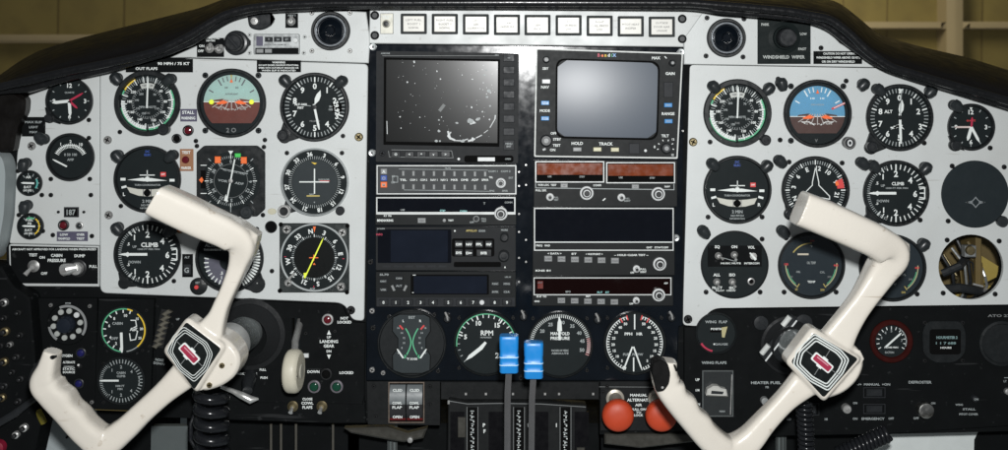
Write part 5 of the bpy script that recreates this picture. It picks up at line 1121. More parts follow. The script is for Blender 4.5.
# landing gear
t = thing('gear_lever', 'landing gear lever with cream rubber wheel handle below a slot on the left lower panel', 'lever', 296, 350)
b = B(t); b.tube([(299, 322, -8), (299.5, 329, 8), (300, 336, 24), (302, 345, 36), (303, 356, 44)], [3.6, 3.4, 3.6, 3.4, 3.2], STEEL, 12); b.build('arm')
b = B(t); prof = [(284.5, 13), (285.2, 18), (287.5, 20.4), (290.5, 21.3), (297.5, 21.3), (300.5, 20.4), (302.8, 18), (303.6, 14.5), (302.6, 12.5), (302.6, 8), (304.5, 6.5), (304.6, 0.1)]
k_ = 0.8
b.tube([(294+(px-294)*k_+9, 358.5, 46+(px-294)*0.04) for px, r in prof], [r*0.97 for px, r in prof], [WHEELP]*7+[mat('wheel_hub_grey', (0.4, 0.39, 0.33), 0.4)]*4, 36); b.build('wheel')
b = B(t); b.box(304, 353, 309, 357, 0, 3, BTNW, 0.4); b.build('stop_tab')
for s, xx, yy, h in (('NOT\nLOCKED', 344.5, 320, 2.6), ('UP', 329, 337, 2.4), ('LANDING\nGEAR', 329, 343.5, 3.0), ('DN', 329, 351, 2.4), ('DOWN', 313.5, 371.5, 2.6), ('LOCKED', 346.5, 372.5, 2.6), ('CLOSE', 307.5, 398.8, 2.4), ('COWL\nFLAPS', 307.5, 405, 2.8), ('FULL', 263, 369.5, 2.2), ('BRAKE', 252.5, 366.5, 2.0), ('PARK HANDLE', 247, 373.5, 2.2), ('PUSH', 264, 377.5, 2.2)):
    b = B(lsub); b.text(s, xx, yy, h, 0.4, WHITE); b.build('lettering')
for P_ in ([(327, 334.5), (331, 334.5), (329, 330)], [(327, 354.5), (331, 354.5), (329, 359)]):
    b = B(lsub); b.poly(P_, 0.4, WHITE); b.build('arrow_mark')
indicator('dark red NOT LOCKED lamp above the LANDING GEAR lettering', 328, 319, 5.6, REDL, CHROME, h=5)
indicator('black round lamp between the DOWN and LOCKED lettering', 326.5, 373.5, 6, HOLE, SCRB, h=5)
indicator('left dark green gear lamp with pale rim', 314.5, 386, 6.4, GRNL, mat('lamp_rim_pale', (0.3, 0.28, 0.31), 0.3, metal=0.7), h=5, grp='green gear lamps'); indicator('right dark green gear lamp with pale rim', 337, 386, 6.4, GRNL, mat('lamp_rim_pale', (0.3, 0.28, 0.31)), h=5, grp='green gear lamps')
for lab, xx in (('left cowl flap toggle switch under the gear lamps', 293), ('right cowl flap toggle switch under the gear lamps', 322)):
    t = thing('toggle_switch', lab, 'switch', xx, 406, 0, 'cowl flap toggle switches'); toggle(t, xx, 406, 5.4, 190, 4, -4+4, BRASS)
plate_thing('lower_lip', 'black folded lower edge of the left lower panel below the cowl flap switches', 'panel', 262, 412, [(156, 399.8), (362, 404.2), (364, 396.2), (366, 424), (330, 424), (156, 418)], -6, -2, BLACKP)
t = thing('column_boot', 'round black rubber boot where the left yoke shaft enters the panel', 'boot', 247, 339, 0, 'yoke shaft boots')
b = B(t); b.lathe(250, 334, [(36, 0), (35.5, 2), (31, 3), (29, 6), (25, 9), (21.5, 16), (20.5, 17)], mat('boot_rubber', (0.016, 0.017, 0.018), 0.45, bump=0.1), 48); b.build('boot')
t = thing('column_boot', 'round black rubber boot where the right yoke shaft enters the panel', 'boot', 782, 348, 0, 'yoke shaft boots')
b = B(t); b.lathe(790, 345, [(30, 0), (29.5, 2), (27, 3), (25, 6), (23, 9), (20.5, 16), (20, 17)], mat('boot_rubber', (0.016, 0.017, 0.018)), 48); b.build('boot')
t = thing('parking_brake_handle', 'pointed chrome pull handle below the left yoke hub', 'handle', 245, 394, 20)
b = B(t); b.tube([(222, 386, 22), (235, 389.5, 26), (244, 393, 28), (253, 397.5, 28), (260, 397, 26)], [2, 2.4, 3.6, 4, 1], CHROME, 14); b.build('handle')
b = B(t); b.tube([(246, 380, 0), (247, 384, 14), (249, 389, 26)], [6, 7, 5], KNOB, 16); b.build('stem')

# ================================================================== centre pedestal
t = plate_thing('cowl_flap_panel', 'dark grey plate with two drum indicators lettered CLSD COWL FLAP OPEN', 'panel', 404, 402,
    [(367, 381.3), (440, 381.3), (440, 425), (368, 424)], -4, 0.5, mat('pedestal_dark_grey', (0.014, 0.015, 0.0155), 0.45, var=0.2, bump=0.08), holes=[[(389.5, 382.5), (423.5, 382.5), (423.5, 421.5), (389.5, 421.5)]])
for x, y in ((374, 386), (376, 416), (430, 404), (430, 386)): screw(t, x, y, 2, SCRB, 0.5)
b = B(t); b.frame(388.5, 381.6, 424.5, 422.5, 1.1, 0.4, 1.4, mat('window_trim', (0.2, 0.16, 0.13), 0.4, metal=0.6)); b.build('window_frame')
for lab, x0 in (('left cowl flap drum indicator with white lettering', 390.3), ('right cowl flap drum indicator with white lettering', 407.3)):
    t = thing('drum_indicator', lab, 'indicator', x0+7.8, 402, -6, 'cowl flap drum indicators')
    b = B(t); n = 16
    prev = None
    for k in range(n+1):
        a = R(-80+160*k/n); yy = 402+19.6*math.sin(a); ww = -10+12*math.cos(a)
        cur = (b.add(x0, yy, ww), b.add(x0+15.6, yy, ww))
        f = k/n
        m = mat('drum_grey', (0.13, 0.145, 0.15), 0.35) if f < 0.56 else (mat('drum_dark', (0.03, 0.03, 0.032), 0.35) if f < 0.86 else mat('drum_red', (0.25, 0.03, 0.03), 0.4))
        if prev: b.face([prev[0], cur[0], cur[1], prev[1]], m)
        prev = cur
    for s, yy in (('CLSD', 388.5), ('COWL', 400.3), ('FLAP', 404.6), ('OPEN', 415)):
        a = math.asin((yy-402)/19.6); b.text(s, x0+7.8, yy, 2.6, -9.4+12*math.cos(a)+0.5, WHITE, width=9.5)
    b.build('drum')
pg = mat('pedestal_dark_grey', (0.026, 0.028, 0.029))
t = thing('throttle_quadrant', 'black throttle quadrant with slotted white scales below the engine gauges', 'throttle quadrant', 520, 420)
b = B(t); b.box(441, 381.4, 599, 399, -4, 2, pg, 0.6)
for q in (466, 486, 513, 545, 559, 593): b.box(q-1.2, 392, q+1.2, 394.5, 1.8, 3, STEEL, 0.3)
b.build('shelf')
b = B(t); b.prism(rpoly([(449, 396), (468, 399), (500, 398.5), (540, 399), (586, 402), (588, 470), (448, 470)], 2), -4, 12, pg, 1.2); b.pline([(450, 397.3), (468, 400.2), (500, 399.6), (540, 400.2), (585, 403.2)], 0.7, 12.3, GREYM); b.build('body')
for q in (473, 519, 565):
    b = B(t); b.box(q-5, 404, q+5, 470, 11.5, 12.6, HOLE)
    rr = random.Random(q)
    for k in range(14):
        yy = 407+k*4.2; b.line(q-1.8+rr.uniform(-.8, .8), yy, q+1.6, yy+rr.uniform(0, 2), 1.1, 12.9, DIMW); b.disc(q+rr.uniform(-1.5, 1.5), yy+2.2, 0.7, 12.9, WHITE, 8)
    for s in (-5.4, 5.4): b.line(q+s, 403, q+s, 470, 0.6, 12.8, GREYM)
    b.build('scale_strip')
for q in (458, 496, 541, 581):
    b = B(t); b.box(q-7, 408, q+7, 470, 10, 12.4, mat('slot_black', (0.005, 0.005, 0.006), 0.35)); b.build('slot')
for xx, yy, s in ((484.5, 421, 'P'), (528, 421, 'I'), (556, 421, 'I'), (485, 427, 'F')):
    b = B(t); b.text(s, xx, yy, 3.6, 12.6, WHITE); b.build('lettering')
for q, c in ((462.5, 413), (580, 443)):
    b = B(t); b.box(q-4, c, q+4, c+20, 12.2, 14, mat('worn_bracket', (0.06, 0.058, 0.05), 0.4, metal=0.4), 0.6); b.build('bracket')
b = B(t); b.tube([(449.5, 397, 12), (449.5, 400, 14)], 1.2, CHROME, 8); b.build('pin')
def lever(lab, x, y0, y1, hw, yb):
    t = thing('power_lever', lab, 'lever', x, (y0+y1)/2, 120, 'levers with blue knobs'); b = B(t)
    b.tube([(x-2, yb, 96), (x-1.5, y1+25, 110), (x, y1-2, 118)], [3.1, 3.1, 3.1], LEVERM, 4, flat=1); b.build('shaft')
    L = y1-y0; b = B(t); pr = [(0, hw*0.93), (0.025, hw), (0.10, hw*1.01), (0.36, hw*0.99), (0.39, hw*0.96), (0.52, hw*0.96), (0.55, hw*1.02), (0.585, hw*1.02), (0.61, hw*0.97), (0.74, hw*0.97), (0.765, hw*1.02), (0.795, hw*1.02), (0.82, hw*0.98), (0.97, hw*0.99), (1.0, hw*0.92)]
    ms = [BLUEK]*(len(pr)-1); ms[6] = LBLUE; ms[10] = LBLUE  # two pale bands paint highlights onto the knob's ridges
    rings = []
    for f, r in pr:
        Q = rrect(-r, -r*0.72, r, r*0.72, r*0.34, 4); rings.append([b.add(x+u, y0+L*f, 120+v_) for u, v_ in Q])
    for k, (a, c) in enumerate(zip(rings, rings[1:])):
        for q in range(len(a)): b.face([a[q], a[(q+1) % len(a)], c[(q+1) % len(a)], c[q]], ms[k])
    b.face(rings[0], BLUEK); b.face(rings[-1][::-1], BLUEK)
    b.build('knob', ang=50, fix=True)
lever('taller left lever with ribbed blue knob in front of the RPM gauge', 509, 335, 371.5, 9.5, 470)
lever('shorter right lever with ribbed blue knob in front of the manifold pressure gauge', 533.6, 341.5, 377, 9.6, 470)
t = plate_thing('alternate_air_panel', 'dark plate lettered MANUAL ALTERNATE AIR between two orange knobs', 'panel', 640, 408, [(600, 381.4), (684, 381.4), (684, 431), (600, 431)], -4, 0.5, pg)
b = B(t)
for s, yy, h, wd in (('MANUAL', 394.8, 2.6, 17), ('ALTERNATE', 399.6, 2.8, 23), ('AIR', 404.6, 2.6, 7), ('PULL ON', 409, 2.2, 15), ('TO', 412, 1.8, 5), ('LOCK', 414.8, 2.2, 9)): b.text(s, 638.5, yy, h, 0.9, WHITE, width=wd)
b.line(596, 386.5, 680, 387, 0.5, 0.9, GREYM); b.build('lettering')
for x, y in ((598.5, 391.5), (597, 421), (607, 386)): screw(t, max(603, x), y, 2, SCRB, 0.5)
for lab, x, y in (('left round orange red alternate air pull knob', 618.5, 417, ), ('right orange red alternate air pull knob, half hidden by the right yoke grip', 662, 417)):
    t = thing('pull_knob', lab, 'knob', x, y, 40, 'orange alternate air knobs')
    b = B(t); b.lathe(x, y, [(9, 26), (14.4, 28), (15.9, 31.5), (16, 35.5), (15, 39), (12.6, 41), (8, 42.3), (4, 42.7), (0, 42.8)], ORK, 40); b.build('knob', ang=60)
    b = PB(t); xx, yy, _ = pc(x, y-2, 40); b.lathe(xx, yy-5, [(9, 0), (9, 4), (6.5, 5), (6, 26)], mat('knob_collar_cream', (0.45, 0.42, 0.36), 0.4, metal=0.5), 24); b.build('stem')

# under-panel linkage pieces that show along the bottom
t = thing('under_panel_bracket', 'crumpled dark metal bracket hanging below the cowl flap plate', 'bracket', 400, 430, -6)
b = B(t); b.prism([(345, 426), (388, 425), (408, 431), (428, 426), (424, 436), (404, 440), (380, 436), (352, 431)], -8, 2, mat('worn_bracket', (0.06, 0.058, 0.05)), 2); b.lathe(411, 437, [(3, 2), (2.6, 4), (0, 4.4)], STEEL, 12); b.build('bracket')
t = thing('under_panel_bracket', 'dark worn metal ledge below the orange alternate air knobs', 'bracket', 645, 437, -6)
b = B(t); b.prism([(604, 432), (700, 432), (700, 439), (640, 446), (604, 442)], -8, 1, mat('worn_bracket', (0.06, 0.058, 0.05)), 1.5); b.build('bracket')
for q, lab in ((271, 'first thin dark control rod below the left lower panel'), (281, 'brassy control rod below the left lower panel'), (296, 'third thin dark rod below the left lower panel'), (333, 'fourth thin dark rod nearest the cowl flap plate'), (393, 'pale grey ribbed rod below the crumpled bracket'), (780, 'pale grey ribbed rod below the right yoke')):
    t = thing('control_rod', lab, 'rod', q, 440, -30); b = B(t); pale = q in (393, 780)
    b.tube([(q, 424, -30), (q, 480, -30)], 4.5 if pale else 1.3, mat('rod_pale', (0.13, 0.15, 0.15), 0.5) if pale else mat('worn_brass_dark', (0.07, 0.066, 0.055)), 10)
    if pale:
        for k in range(3): b.box(q-5+k*4, 426, q-3+k*4, 480, -26, -24, mat('rod_dark', (0.05, 0.055, 0.055), 0.5))
    b.build('rod')

# ================================================================== lower panel, right
x, y = 716, 333
t, d = gauge('wing_flap_gauge', 'round black WING FLAP gauge with yellowish pointer at left end of right lower panel', 'gauge', x, y, 21, bez=1.6, h=3)
d.text('WING  FLAP', x, y-11.5, 2.6, 1.2, DIMW, width=22); d.box(x-6, y-6, x+11, y-1, 0.9, 1.3, HOLE); d.text('POSITION', x+2, y-4.5, 2.0, 1.6, WHITE, width=15); d.text('GAUGE', x+5, y+10.8, 2.0, 1.3, DIMW, width=13); d.disc(x-2, y+10.8, 0.9, 1.3, WHITE, 8); d.arc(x-1, y+2, 15, 17, 190, 240, 1.2, CRIM); d.build('dial')
b = B(t); b.prism([(x+5, y-6), (x+11, y-7), (x+8, y+4), (x+5.5, y+3.5)], 1.8, 2.6, mat('needle_khaki', (0.42, 0.38, 0.2), 0.5)); b.build('needle')
t = thing('wing_flap_switch', 'WING FLAPS lever switch with white tab in a clear sided dark slot', 'switch', 717, 392)
b = B(t); b.text('WING FLAPS', 714, 362.5, 2.6, 0.4, DIMW, width=25); b.frame(702, 370, 733, 416, 1.0, 0, 2, mat('slot_trim_grey', (0.10, 0.11, 0.11), 0.3)); b.rect(703, 371, 732, 415, 0.3, mat('slot_back', (0.03, 0.033, 0.034), 0.3))
for s, yy in (('UP', 379.5), ('1/4', 390), ('DN', 404)): b.text(s, 697.5, yy, 2.4, 0.4, WHITE)
b.text('MAN', 722, 411, 1.8, 0.8, DIMW); b.line(730, 414, 731.5, 374, 1.0, 2.3, STEEL); b.build('slot_plate')
b = B(t); b.prism(rpoly([(706, 387), (709, 385.5), (712, 383.5), (717, 383.8), (720, 386), (725, 387), (726.5, 394.5), (704.5, 393.5)], 1), 0, 9, mat('tab_white', (0.5, 0.5, 0.47), 0.35), 1.2); b.prism([(710, 388), (722, 389), (721, 391.5), (709.5, 391)], 8.5, 9.6, DGREY); b.build('tab')
t = thing('fuel_selector', 'black rotary control with chrome edged bar and two bright lugs beside the right yoke hub', 'selector', 778, 336)
b = B(t)
b.lathe(760, 322, [(7.5, 0), (7, 5), (0, 6)], KNOB, 24); b.lathe(790, 345, [(20, 0), (19, 3), (17, 4), (15, 3), (0, 3)], KNOB, 32); b.lathe(803, 322, [(9, 0), (8.4, 4), (0, 5)], KNOB, 24); b.build('base')
b = B(t); b.prism([(757, 352), (763, 358), (794, 317), (789, 312)], 0, 13, KNOB, 1); b.line(762.5, 357.6, 793.5, 317.4, 1.6, 13.2, BTNW); b.build('bar')
for xx, yy in ((761.5, 346), (782.5, 318)):
    b = B(t); b.tube([(xx-3, yy+4, 14), (xx+3.5, yy-5, 16)], 2.8, mat('polished_lug', (0.7, 0.72, 0.7), 0.3, metal=0.2), 12); b.build('lug')
b = B(t); b.text('HEATER FUEL', 766, 382.5, 2.6, 0.4, DIMW, width=30); b.text('PSI', 767, 387, 2.0, 0.4, DIMW); b.build('lettering')
b = B(t); b.lathe(764, 400, [(4, 0), (3.6, 5), (0, 6)], BTNG, 16); b.build('valve_knob')
x, y = 891, 341
t, d = gauge('vacuum_gauge', 'round gauge with dark red rim and white needle on the right lower panel', 'gauge', x, y, 21.5, bez=5, h=3, bm=mat('rim_dark_red', (0.034, 0.006, 0.005), 0.4, var=0.5, scale=80))
d.ticks(x, y, 12, 15, -120, 120, 13, 0.8, 1.2, WHITE); d.arc(x, y, 14.4, 15.4, 30, 110, 1.2, DIMW); d.nums(x, y, 10.5, [(-70, '3'), (-35, '4'), (0, '5'), (85, '7')], 2.6, 1.3, DIMW); d.text('INCHES MERC', x, y+6, 1.6, 1.3, WHITE, width=14); d.text('SUCTION', x-2, y+11, 2.0, 1.3, DIMW, width=9); d.build('dial')
b = B(t); b.needle(x, y, 48, 13, 8, 1.8, 1.8, WHITE, 0.3); b.build('needle')
x, y = 943.5, 341.5
t = thing('hour_meter', 'black hour meter with two rows of bright digits beside the red rimmed gauge', 'hour meter', x, y)
b = B(t); b.prism(rpoly([(x-17, y-21), (x+17, y-21), (x+22, y-10), (x+21, y+12), (x+10, y+21), (x-10, y+21), (x-21, y+12), (x-22, y-10)], 6), 0, 3, BEZ, 0.8); b.box(x-15, y-13, x+16, y+12, 2.8, 3.4, HOLE, rad=3)
b.text('HOURMETER 2', x+2, y-5, 2.6, 3.8, mat('dim_cyan', (0.17, 0.26, 0.26), 0.5), width=21, bold=0.05); b.text('1 1 7 688', x+1, y+0.6, 2.4, 3.8, mat('dim_cyan', (0.17, 0.26, 0.26), 0.5), width=20); b.text('HOURS', x+1, y+5.2, 1.8, 3.8, WHITE, width=11); b.build('case')
for sx in (-1, 1):
    for sy in (-1, 1): screw(t, x+sx*19, y+sy*19, 2.2, SCRB, 0)
t = thing('blank_gauge', 'unlit plain black round instrument below dim white lettering at lower far right', 'gauge', 1001, 343)
b = B(t); b.lathe(1001, 343, [(23, 0), (22.5, 2.5), (20, 3), (19, 1.5), (0, 1.5)], BEZ, 40); b.text('ATO 27', 999, 315.5, 2.5, 0.4, GREYM, width=23); b.build('dial')
t = thing('defroster_knob', 'bright chrome round defroster knob on the right lower panel', 'knob', 923, 408)
b = B(t); b.lathe(923.5, 408.5, [(8.2, 0), (8.2, 7), (7.4, 8.4), (6, 8.8), (0, 8.8)], mat('spun_chrome', (0.6, 0.6, 0.57), 0.28, metal=1), 32); b.build('knob')
b = B(t); b.text('DEFROSTER', 920, 382, 2.6, 0.4, DIMW, width=23); b.text('OFF', 916, 418, 2.2, 0.4, DIMW); b.text('ON', 933, 403, 2, 0.4, DIMW); b.build('lettering')
t = thing('rocker_switch', 'upper black rocker switch in a thin frame right of the right yoke hub', 'switch', 873.5, 392, 0, 'framed rocker switches'); b = B(t); b.frame(863, 387, 885, 397.5, 0.7, 0, 1.2, DGREY); b.box(866, 388.5, 882, 396, 0, 2.4, KNOB, 0.8); b.build('rocker'); b = B(t); b.text('-/+  MANUAL  +ON', 873.5, 384.2, 2.2, 0.4, DIMW, width=33); b.build('lettering')
t = thing('rocker_switch', 'lower black rocker switch in a thin frame, above the small white lettering', 'switch', 873.5, 408, 0, 'framed rocker switches'); b = B(t); b.frame(863, 403.5, 885, 413.5, 0.7, 0, 1.2, DGREY); b.box(866, 405, 882, 412, 0, 2.4, KNOB, 0.8); b.build('rocker'); b = B(t); b.text('EMERGENCY', 873, 418.5, 2.4, 0.4, DIMW, width=23); b.text('ON', 855, 418.5, 2.2, 0.4, DIMW); b.text('OFF', 891, 418.3, 2.2, 0.4, DIMW); b.text('ON', 855, 402.8, 2, 0.4, DIMW); b.build('lettering')
t = thing('pull_knob', 'small bright chrome pull knob between the coil cord and framed rocker switches', 'knob', 845.5, 407.5); b = B(t); b.lathe(845.5, 407.5, [(4.4, 0), (4.4, 6), (3.6, 7.2), (0, 7.6)], CHROME, 20); b.build('knob')
b = B(t); b.text('LO', 789, 419, 2.2, 0.4, DIMW); b.text('HI', 826, 419, 2.2, 0.4, DIMW); b.build('lettering')
t = thing('rocker_switch', 'thin framed switch half hidden behind the right coil cord', 'switch', 810, 411); b = B(t); b.frame(799, 403, 819, 415, 0.7, 0, 1.2, DGREY); b.box(802, 404.5, 816, 413.5, 0, 2.0, KNOB, 0.6); b.build('rocker')
t = thing('stall_heat_switch', 'dark switch with dim two line lettering at the right of the chrome defroster knob', 'switch', 968, 405); b = B(t); b.lathe(974, 398, [(3.6, 0), (3, 4), (0, 5)], KNOB, 16); b.build('button'); b = B(t); b.text('ON', 974, 397.6, 2, 5.4, DIMW); b.text('WING', 959, 404.5, 1.9, 0.4, DIMW); b.text('STALL', 969, 409, 2, 0.4, DIMW, width=13); b.text('PITOT COVER', 968.5, 414, 2, 0.4, DIMW, width=19); b.build('lettering')
t = thing('indicator_light', 'small lamp with short white marks at the extreme lower right edge', 'indicator light', 1007, 390); b = B(t); b.lathe(1007, 391, [(3.4, 0), (3, 3), (0, 4)], STEEL, 16); b.text('---', 1006, 377, 3, 0.4, DIMW); b.text('LT', 1005, 381, 2, 0.4, DIMW); b.build('lamp')

# ================================================================== yokes
def sweep(b, ctrl, m, n=28, ex=2.9, mod=None, recess=False, sub=7):
    W_ = b.ow
    ctrl = [(VX+(x-VX)*(D-w)/(D-W_), VY+(y-VY)*(D-w)/(D-W_), w, a*(D-w)/(D-W_), d) for x, y, w, a, d in ctrl]
    P = spline(ctrl, sub); rings = []; N = len(P)
    for i, (x, y, w, a, d) in enumerate(P):
        p, q = P[max(i-1, 0)], P[min(i+1, N-1)]
        tx, ty = unit(q[0]-p[0], q[1]-p[1]); sx, sy = -ty, tx
        L = []
        for j in range(n):
            th = 2*math.pi*j/n; c, s_ = math.cos(th), math.sin(th)
            ca = math.copysign(abs(c)**(2/ex), c); sa = math.copysign(abs(s_)**(2/ex), s_)
            f = mod(i/(N-1), ca) if mod else 1.0
            L.append((x+sx*a*ca*f, y+sy*a*ca*f, w+d*sa))
        rings.append(L)
    idx = [[b.add(*p) for p in L] for L in rings]
    for r0, r1 in zip(idx, idx[1:]):
        for j in range(n): b.face([r0[j], r0[(j+1) % n], r1[(j+1) % n], r1[j]], m)
    b.face(idx[0][::-1], m); b.face(idx[-1], m)

def make_yoke(label, hub, arm_up, arm_dn, quad, plate, lobe, screws, hexes, bar, bar_ang, w0, scall, elbow, line_w):
    t = thing('control_yoke', label, 'control yoke', hub[0], hub[1], w0, 'ivory control yokes')
    q_ = lambda P, w=17: [(VX+(x-VX)*(D-w0-w)/(D-w0), VY+(y-VY)*(D-w0-w)/(D-w0)) for x, y in P]
    quad, plate, hexes, bar = q_(quad, 18), q_(plate), [q_(h, 18) for h in hexes], q_([bar], 18)[0]
    lobe, screws = q_(lobe, 11), q_(screws, 11)
    b = B(t)
    sweep(b, arm_up, IVORY, ex=4.5, n=40)
    b.prism(q_(elbow, 12), w0-6, w0+17, IVORY, 4, back=True)
    def mod(f, ca):
        # finger grips along the inner side of the lower grip
        f0, f1 = scall
        if ca*scall_side < 0 or not (f0 < f < f1): return 1.0
        u = (f-f0)/(f1-f0); env = min(1, 6*u, 6*(1-u))
        return 1.0+0.09*abs(ca)*env*math.cos(2*math.pi*4.0*u+math.pi)
    scall_side = 1
    sweep(b, arm_dn, IVORY, mod=mod, sub=12, ex=3.6, n=36)
    b.prism(plate, w0-6, w0+17, IVORY, 3, back=True)
    b.prism(lobe, w0-22, w0+11, IVORY, 3, back=True)
    raw = b.build('body_raw', parent=None, fix=True)
    md = raw.modifiers.new('union', 'REMESH'); md.mode = 'VOXEL'; md.voxel_size = 0.00125; md.use_smooth_shade = True
    sm = raw.modifiers.new('soften', 'SMOOTH'); sm.factor = 0.5; sm.iterations = 4
    dg = bpy.context.evaluated_depsgraph_get()
    me = bpy.data.meshes.new_from_object(raw.evaluated_get(dg)); me.name = 'body'
    bpy.data.objects.remove(raw)
    if not me.materials: me.materials.append(IVORY)
    me.polygons.foreach_set('use_smooth', [True]*len(me.polygons))
    o = bpy.data.objects.new('body', me); COL.objects.link(o); o.parent = t
    # badge
    g = B(t); g.prism(rpoly(quad, 3), w0+15, w0+18, BADGE, 0.6); 
    bp = g.build('badge')
    g = B(t)
    for k, h in enumerate(hexes): g.pline(rpoly(h, 2.5, 3), line_w, w0+18.3, mat('badge_line_silver', (0.62, 0.66, 0.64), 0.4), True)
    cx, cy = bar; c, s_ = math.cos(R(bar_ang)), math.sin(R(bar_ang))
    rot = lambda P: [(cx+c*x-s_*y, cy+s_*x+c*y) for x, y in P]
    g.line(*rot([(-2, -14)])[0], *rot([(2, 14)])[0], 0.7, w0+18.3, GREYM); g.line(*rot([(-20, 1)])[0], *rot([(20, -1)])[0], 0.6, w0+18.3, GREYM)
    g.prism(rpoly(rot([(-11.5, -4.6), (11.5, -4.6), (11.5, 4.6), (-11.5, 4.6)]), 2), w0+18, w0+19, WHITE, 0.2)
    g.prism(rpoly(rot([(-3, -6), (3, -6), (3, -4), (-3, -4)]), 0.6), w0+18, w0+18.9, WHITE, 0.2); g.prism(rpoly(rot([(-3, 4), (3, 4), (3, 6), (-3, 6)]), 0.6), w0+18, w0+18.9, WHITE, 0.2)
    g.prism(rpoly(rot([(-10, -3.2), (10, -3.2), (10, 3.2), (-10, 3.2)]), 1.4), w0+19, w0+19.3, BADGER)
    g.poly(rot([(-8, -1.8), (6, -2.2), (6, -1), (-8, -0.6)]), w0+19.6, mat('badge_pink', (0.55, 0.25, 0.3), 0.4))
    e = g.build('emblem', parent=bp)
    for x, y in screws: screw(t, x, y, 2.8, BRASS, w0+11, 1.6)
    return t

W = 150
def hexset(P, c, ks): return [[(c[0]+(x-c[0])*k, c[1]+(y-c[1])*k) for x, y in P] for k in ks]
yl = make_yoke('left ivory control yoke with black badge, in front of the left flight gauges', (203, 352),
    [(203, 352, W+4, 17, 9), (211, 331, W+4, 14, 9), (218, 316, W+4, 9.2, 9), (223, 303, W+4, 7.8, 9), (231, 285, W+4, 7.8, 9.5), (240, 263, W+2, 9.6, 13), (243, 244, W+6, 14.5, 15), (229, 232.5, W+12, 15.5, 15.5), (205, 221.5, W+20, 16.5, 16), (180, 209.5, W+28, 16.8, 16.5), (157, 199, W+36, 16, 16)],
    [(199, 360, W+4, 17, 9), (184, 375, W+4, 14.5, 9), (165, 392, W+4, 11.6, 9), (144, 411, W+3, 11.2, 10), (125, 429, W+2, 12.4, 11.5), (106, 441, W+2, 14.4, 14), (89, 431, W+6, 13.6, 14), (70, 410, W+12, 13.6, 14), (54, 392, W+18, 14, 14), (46, 381, W+21, 13.2, 13), (49.5, 365, W+24, 9, 11), (53, 350.5, W+26, 7.4, 9)],
    [(186, 322), (221, 349), (194, 390), (166, 351.5)],
    rpoly([(186, 317), (226, 347), (196, 395), (161, 352)], 6),
    rpoly([(205, 330), (229, 341), (241, 357), (237, 375), (222, 387), (200, 393.5), (190, 380)], 9),
    [(222, 365.5), (209.5, 385)],
    hexset([(184, 326.7), (207, 342.5), (212.6, 354), (207, 369.5), (194.3, 381.7), (179, 369.5), (167.6, 351), (173, 336.5)], (190, 354), (1, 0.9, 0.8)),
    (189.5, 353.5), 47, W, (0.56, 0.90), [(228, 216.5), (240, 222), (258, 235), (256.5, 243), (251, 258), (238, 250), (226, 236)], 0.75)
yr = make_yoke('right ivory control yoke with black badge, in front of the right lower panel', (823, 366),
    [(825, 366, W+4, 22, 9), (834, 345, W+4, 18, 9), (842, 330, W+4, 14.6, 9), (853, 313, W+4, 12.2, 9.5), (864, 297, W+4, 11.8, 10.5), (879, 273, W+2, 14, 14), (890, 254, W+6, 16.5, 16), (876, 241.5, W+12, 16.8, 16.5), (852, 230, W+18, 17.4, 17), (826, 218.5, W+24, 17.8, 17), (799, 207.5, W+30, 17.5, 17)],
    [(816, 372, W+4, 18, 9), (801, 385, W+4, 14, 9), (784, 401, W+4, 10.6, 9), (765, 421, W+3, 10.8, 10), (747, 441, W+2, 13, 11.5), (728, 450, W+2, 14.4, 14), (710, 438, W+6, 13.6, 14), (691, 416, W+12, 13.8, 14), (675, 396, W+18, 14, 14), (666.5, 383, W+21, 13.6, 13.5), (663.5, 370, W+24, 13, 12.5), (664.5, 359.5, W+26, 12.2, 11)],
    [(814, 333), (858.5, 359), (824, 398), (791, 362)],
    rpoly([(813, 327), (864, 359.5), (825, 404), (785.5, 363)], 6),
    rpoly([(840, 340), (858, 346), (866, 362), (860, 380), (845, 394), (824, 401), (815, 385)], 9),
    [],
    hexset([(814.4, 333.8), (841, 350), (849, 359.5), (843, 373), (828, 390.7), (810, 381), (793, 364.4), (796.7, 350)], (821.5, 362.3), (0.99, 0.88, 0.77)),
    (822, 362.5), 40, W, (0.56, 0.88), [(872, 222), (888, 229), (909.5, 244), (910, 252), (902, 270), (886, 264), (872, 246)], 1.35)
def shaft(t, x, y, r, hx, hy):
    p0 = Vector((x, y, 8)); p1 = Vector(pc(hx, hy, 132)); L = lambda f: tuple(p0.lerp(p1, f))
    b = PB(t); b.tube([L(0), L(0.12), L(0.50), L(0.54), L(0.56)], [r, r, r, r+1.4, r+1.4], mat('shaft_chrome', (0.42, 0.46, 0.46), 0.2, metal=0.1, coat=0.5, var=0.15), 40); b.build('shaft')
    b = PB(t); b.tube([L(0.57), L(0.58), L(0.97), L(1)], [r+1, r+2.6, r+2.6, r+1.6], mat('shaft_collar_grey', (0.5, 0.51, 0.5), 0.4, metal=0.1), 40); b.build('shaft_collar')
shaft(yl, 247, 331, 17, 216, 353); shaft(yr, 792, 343, 16.5, 828, 366)
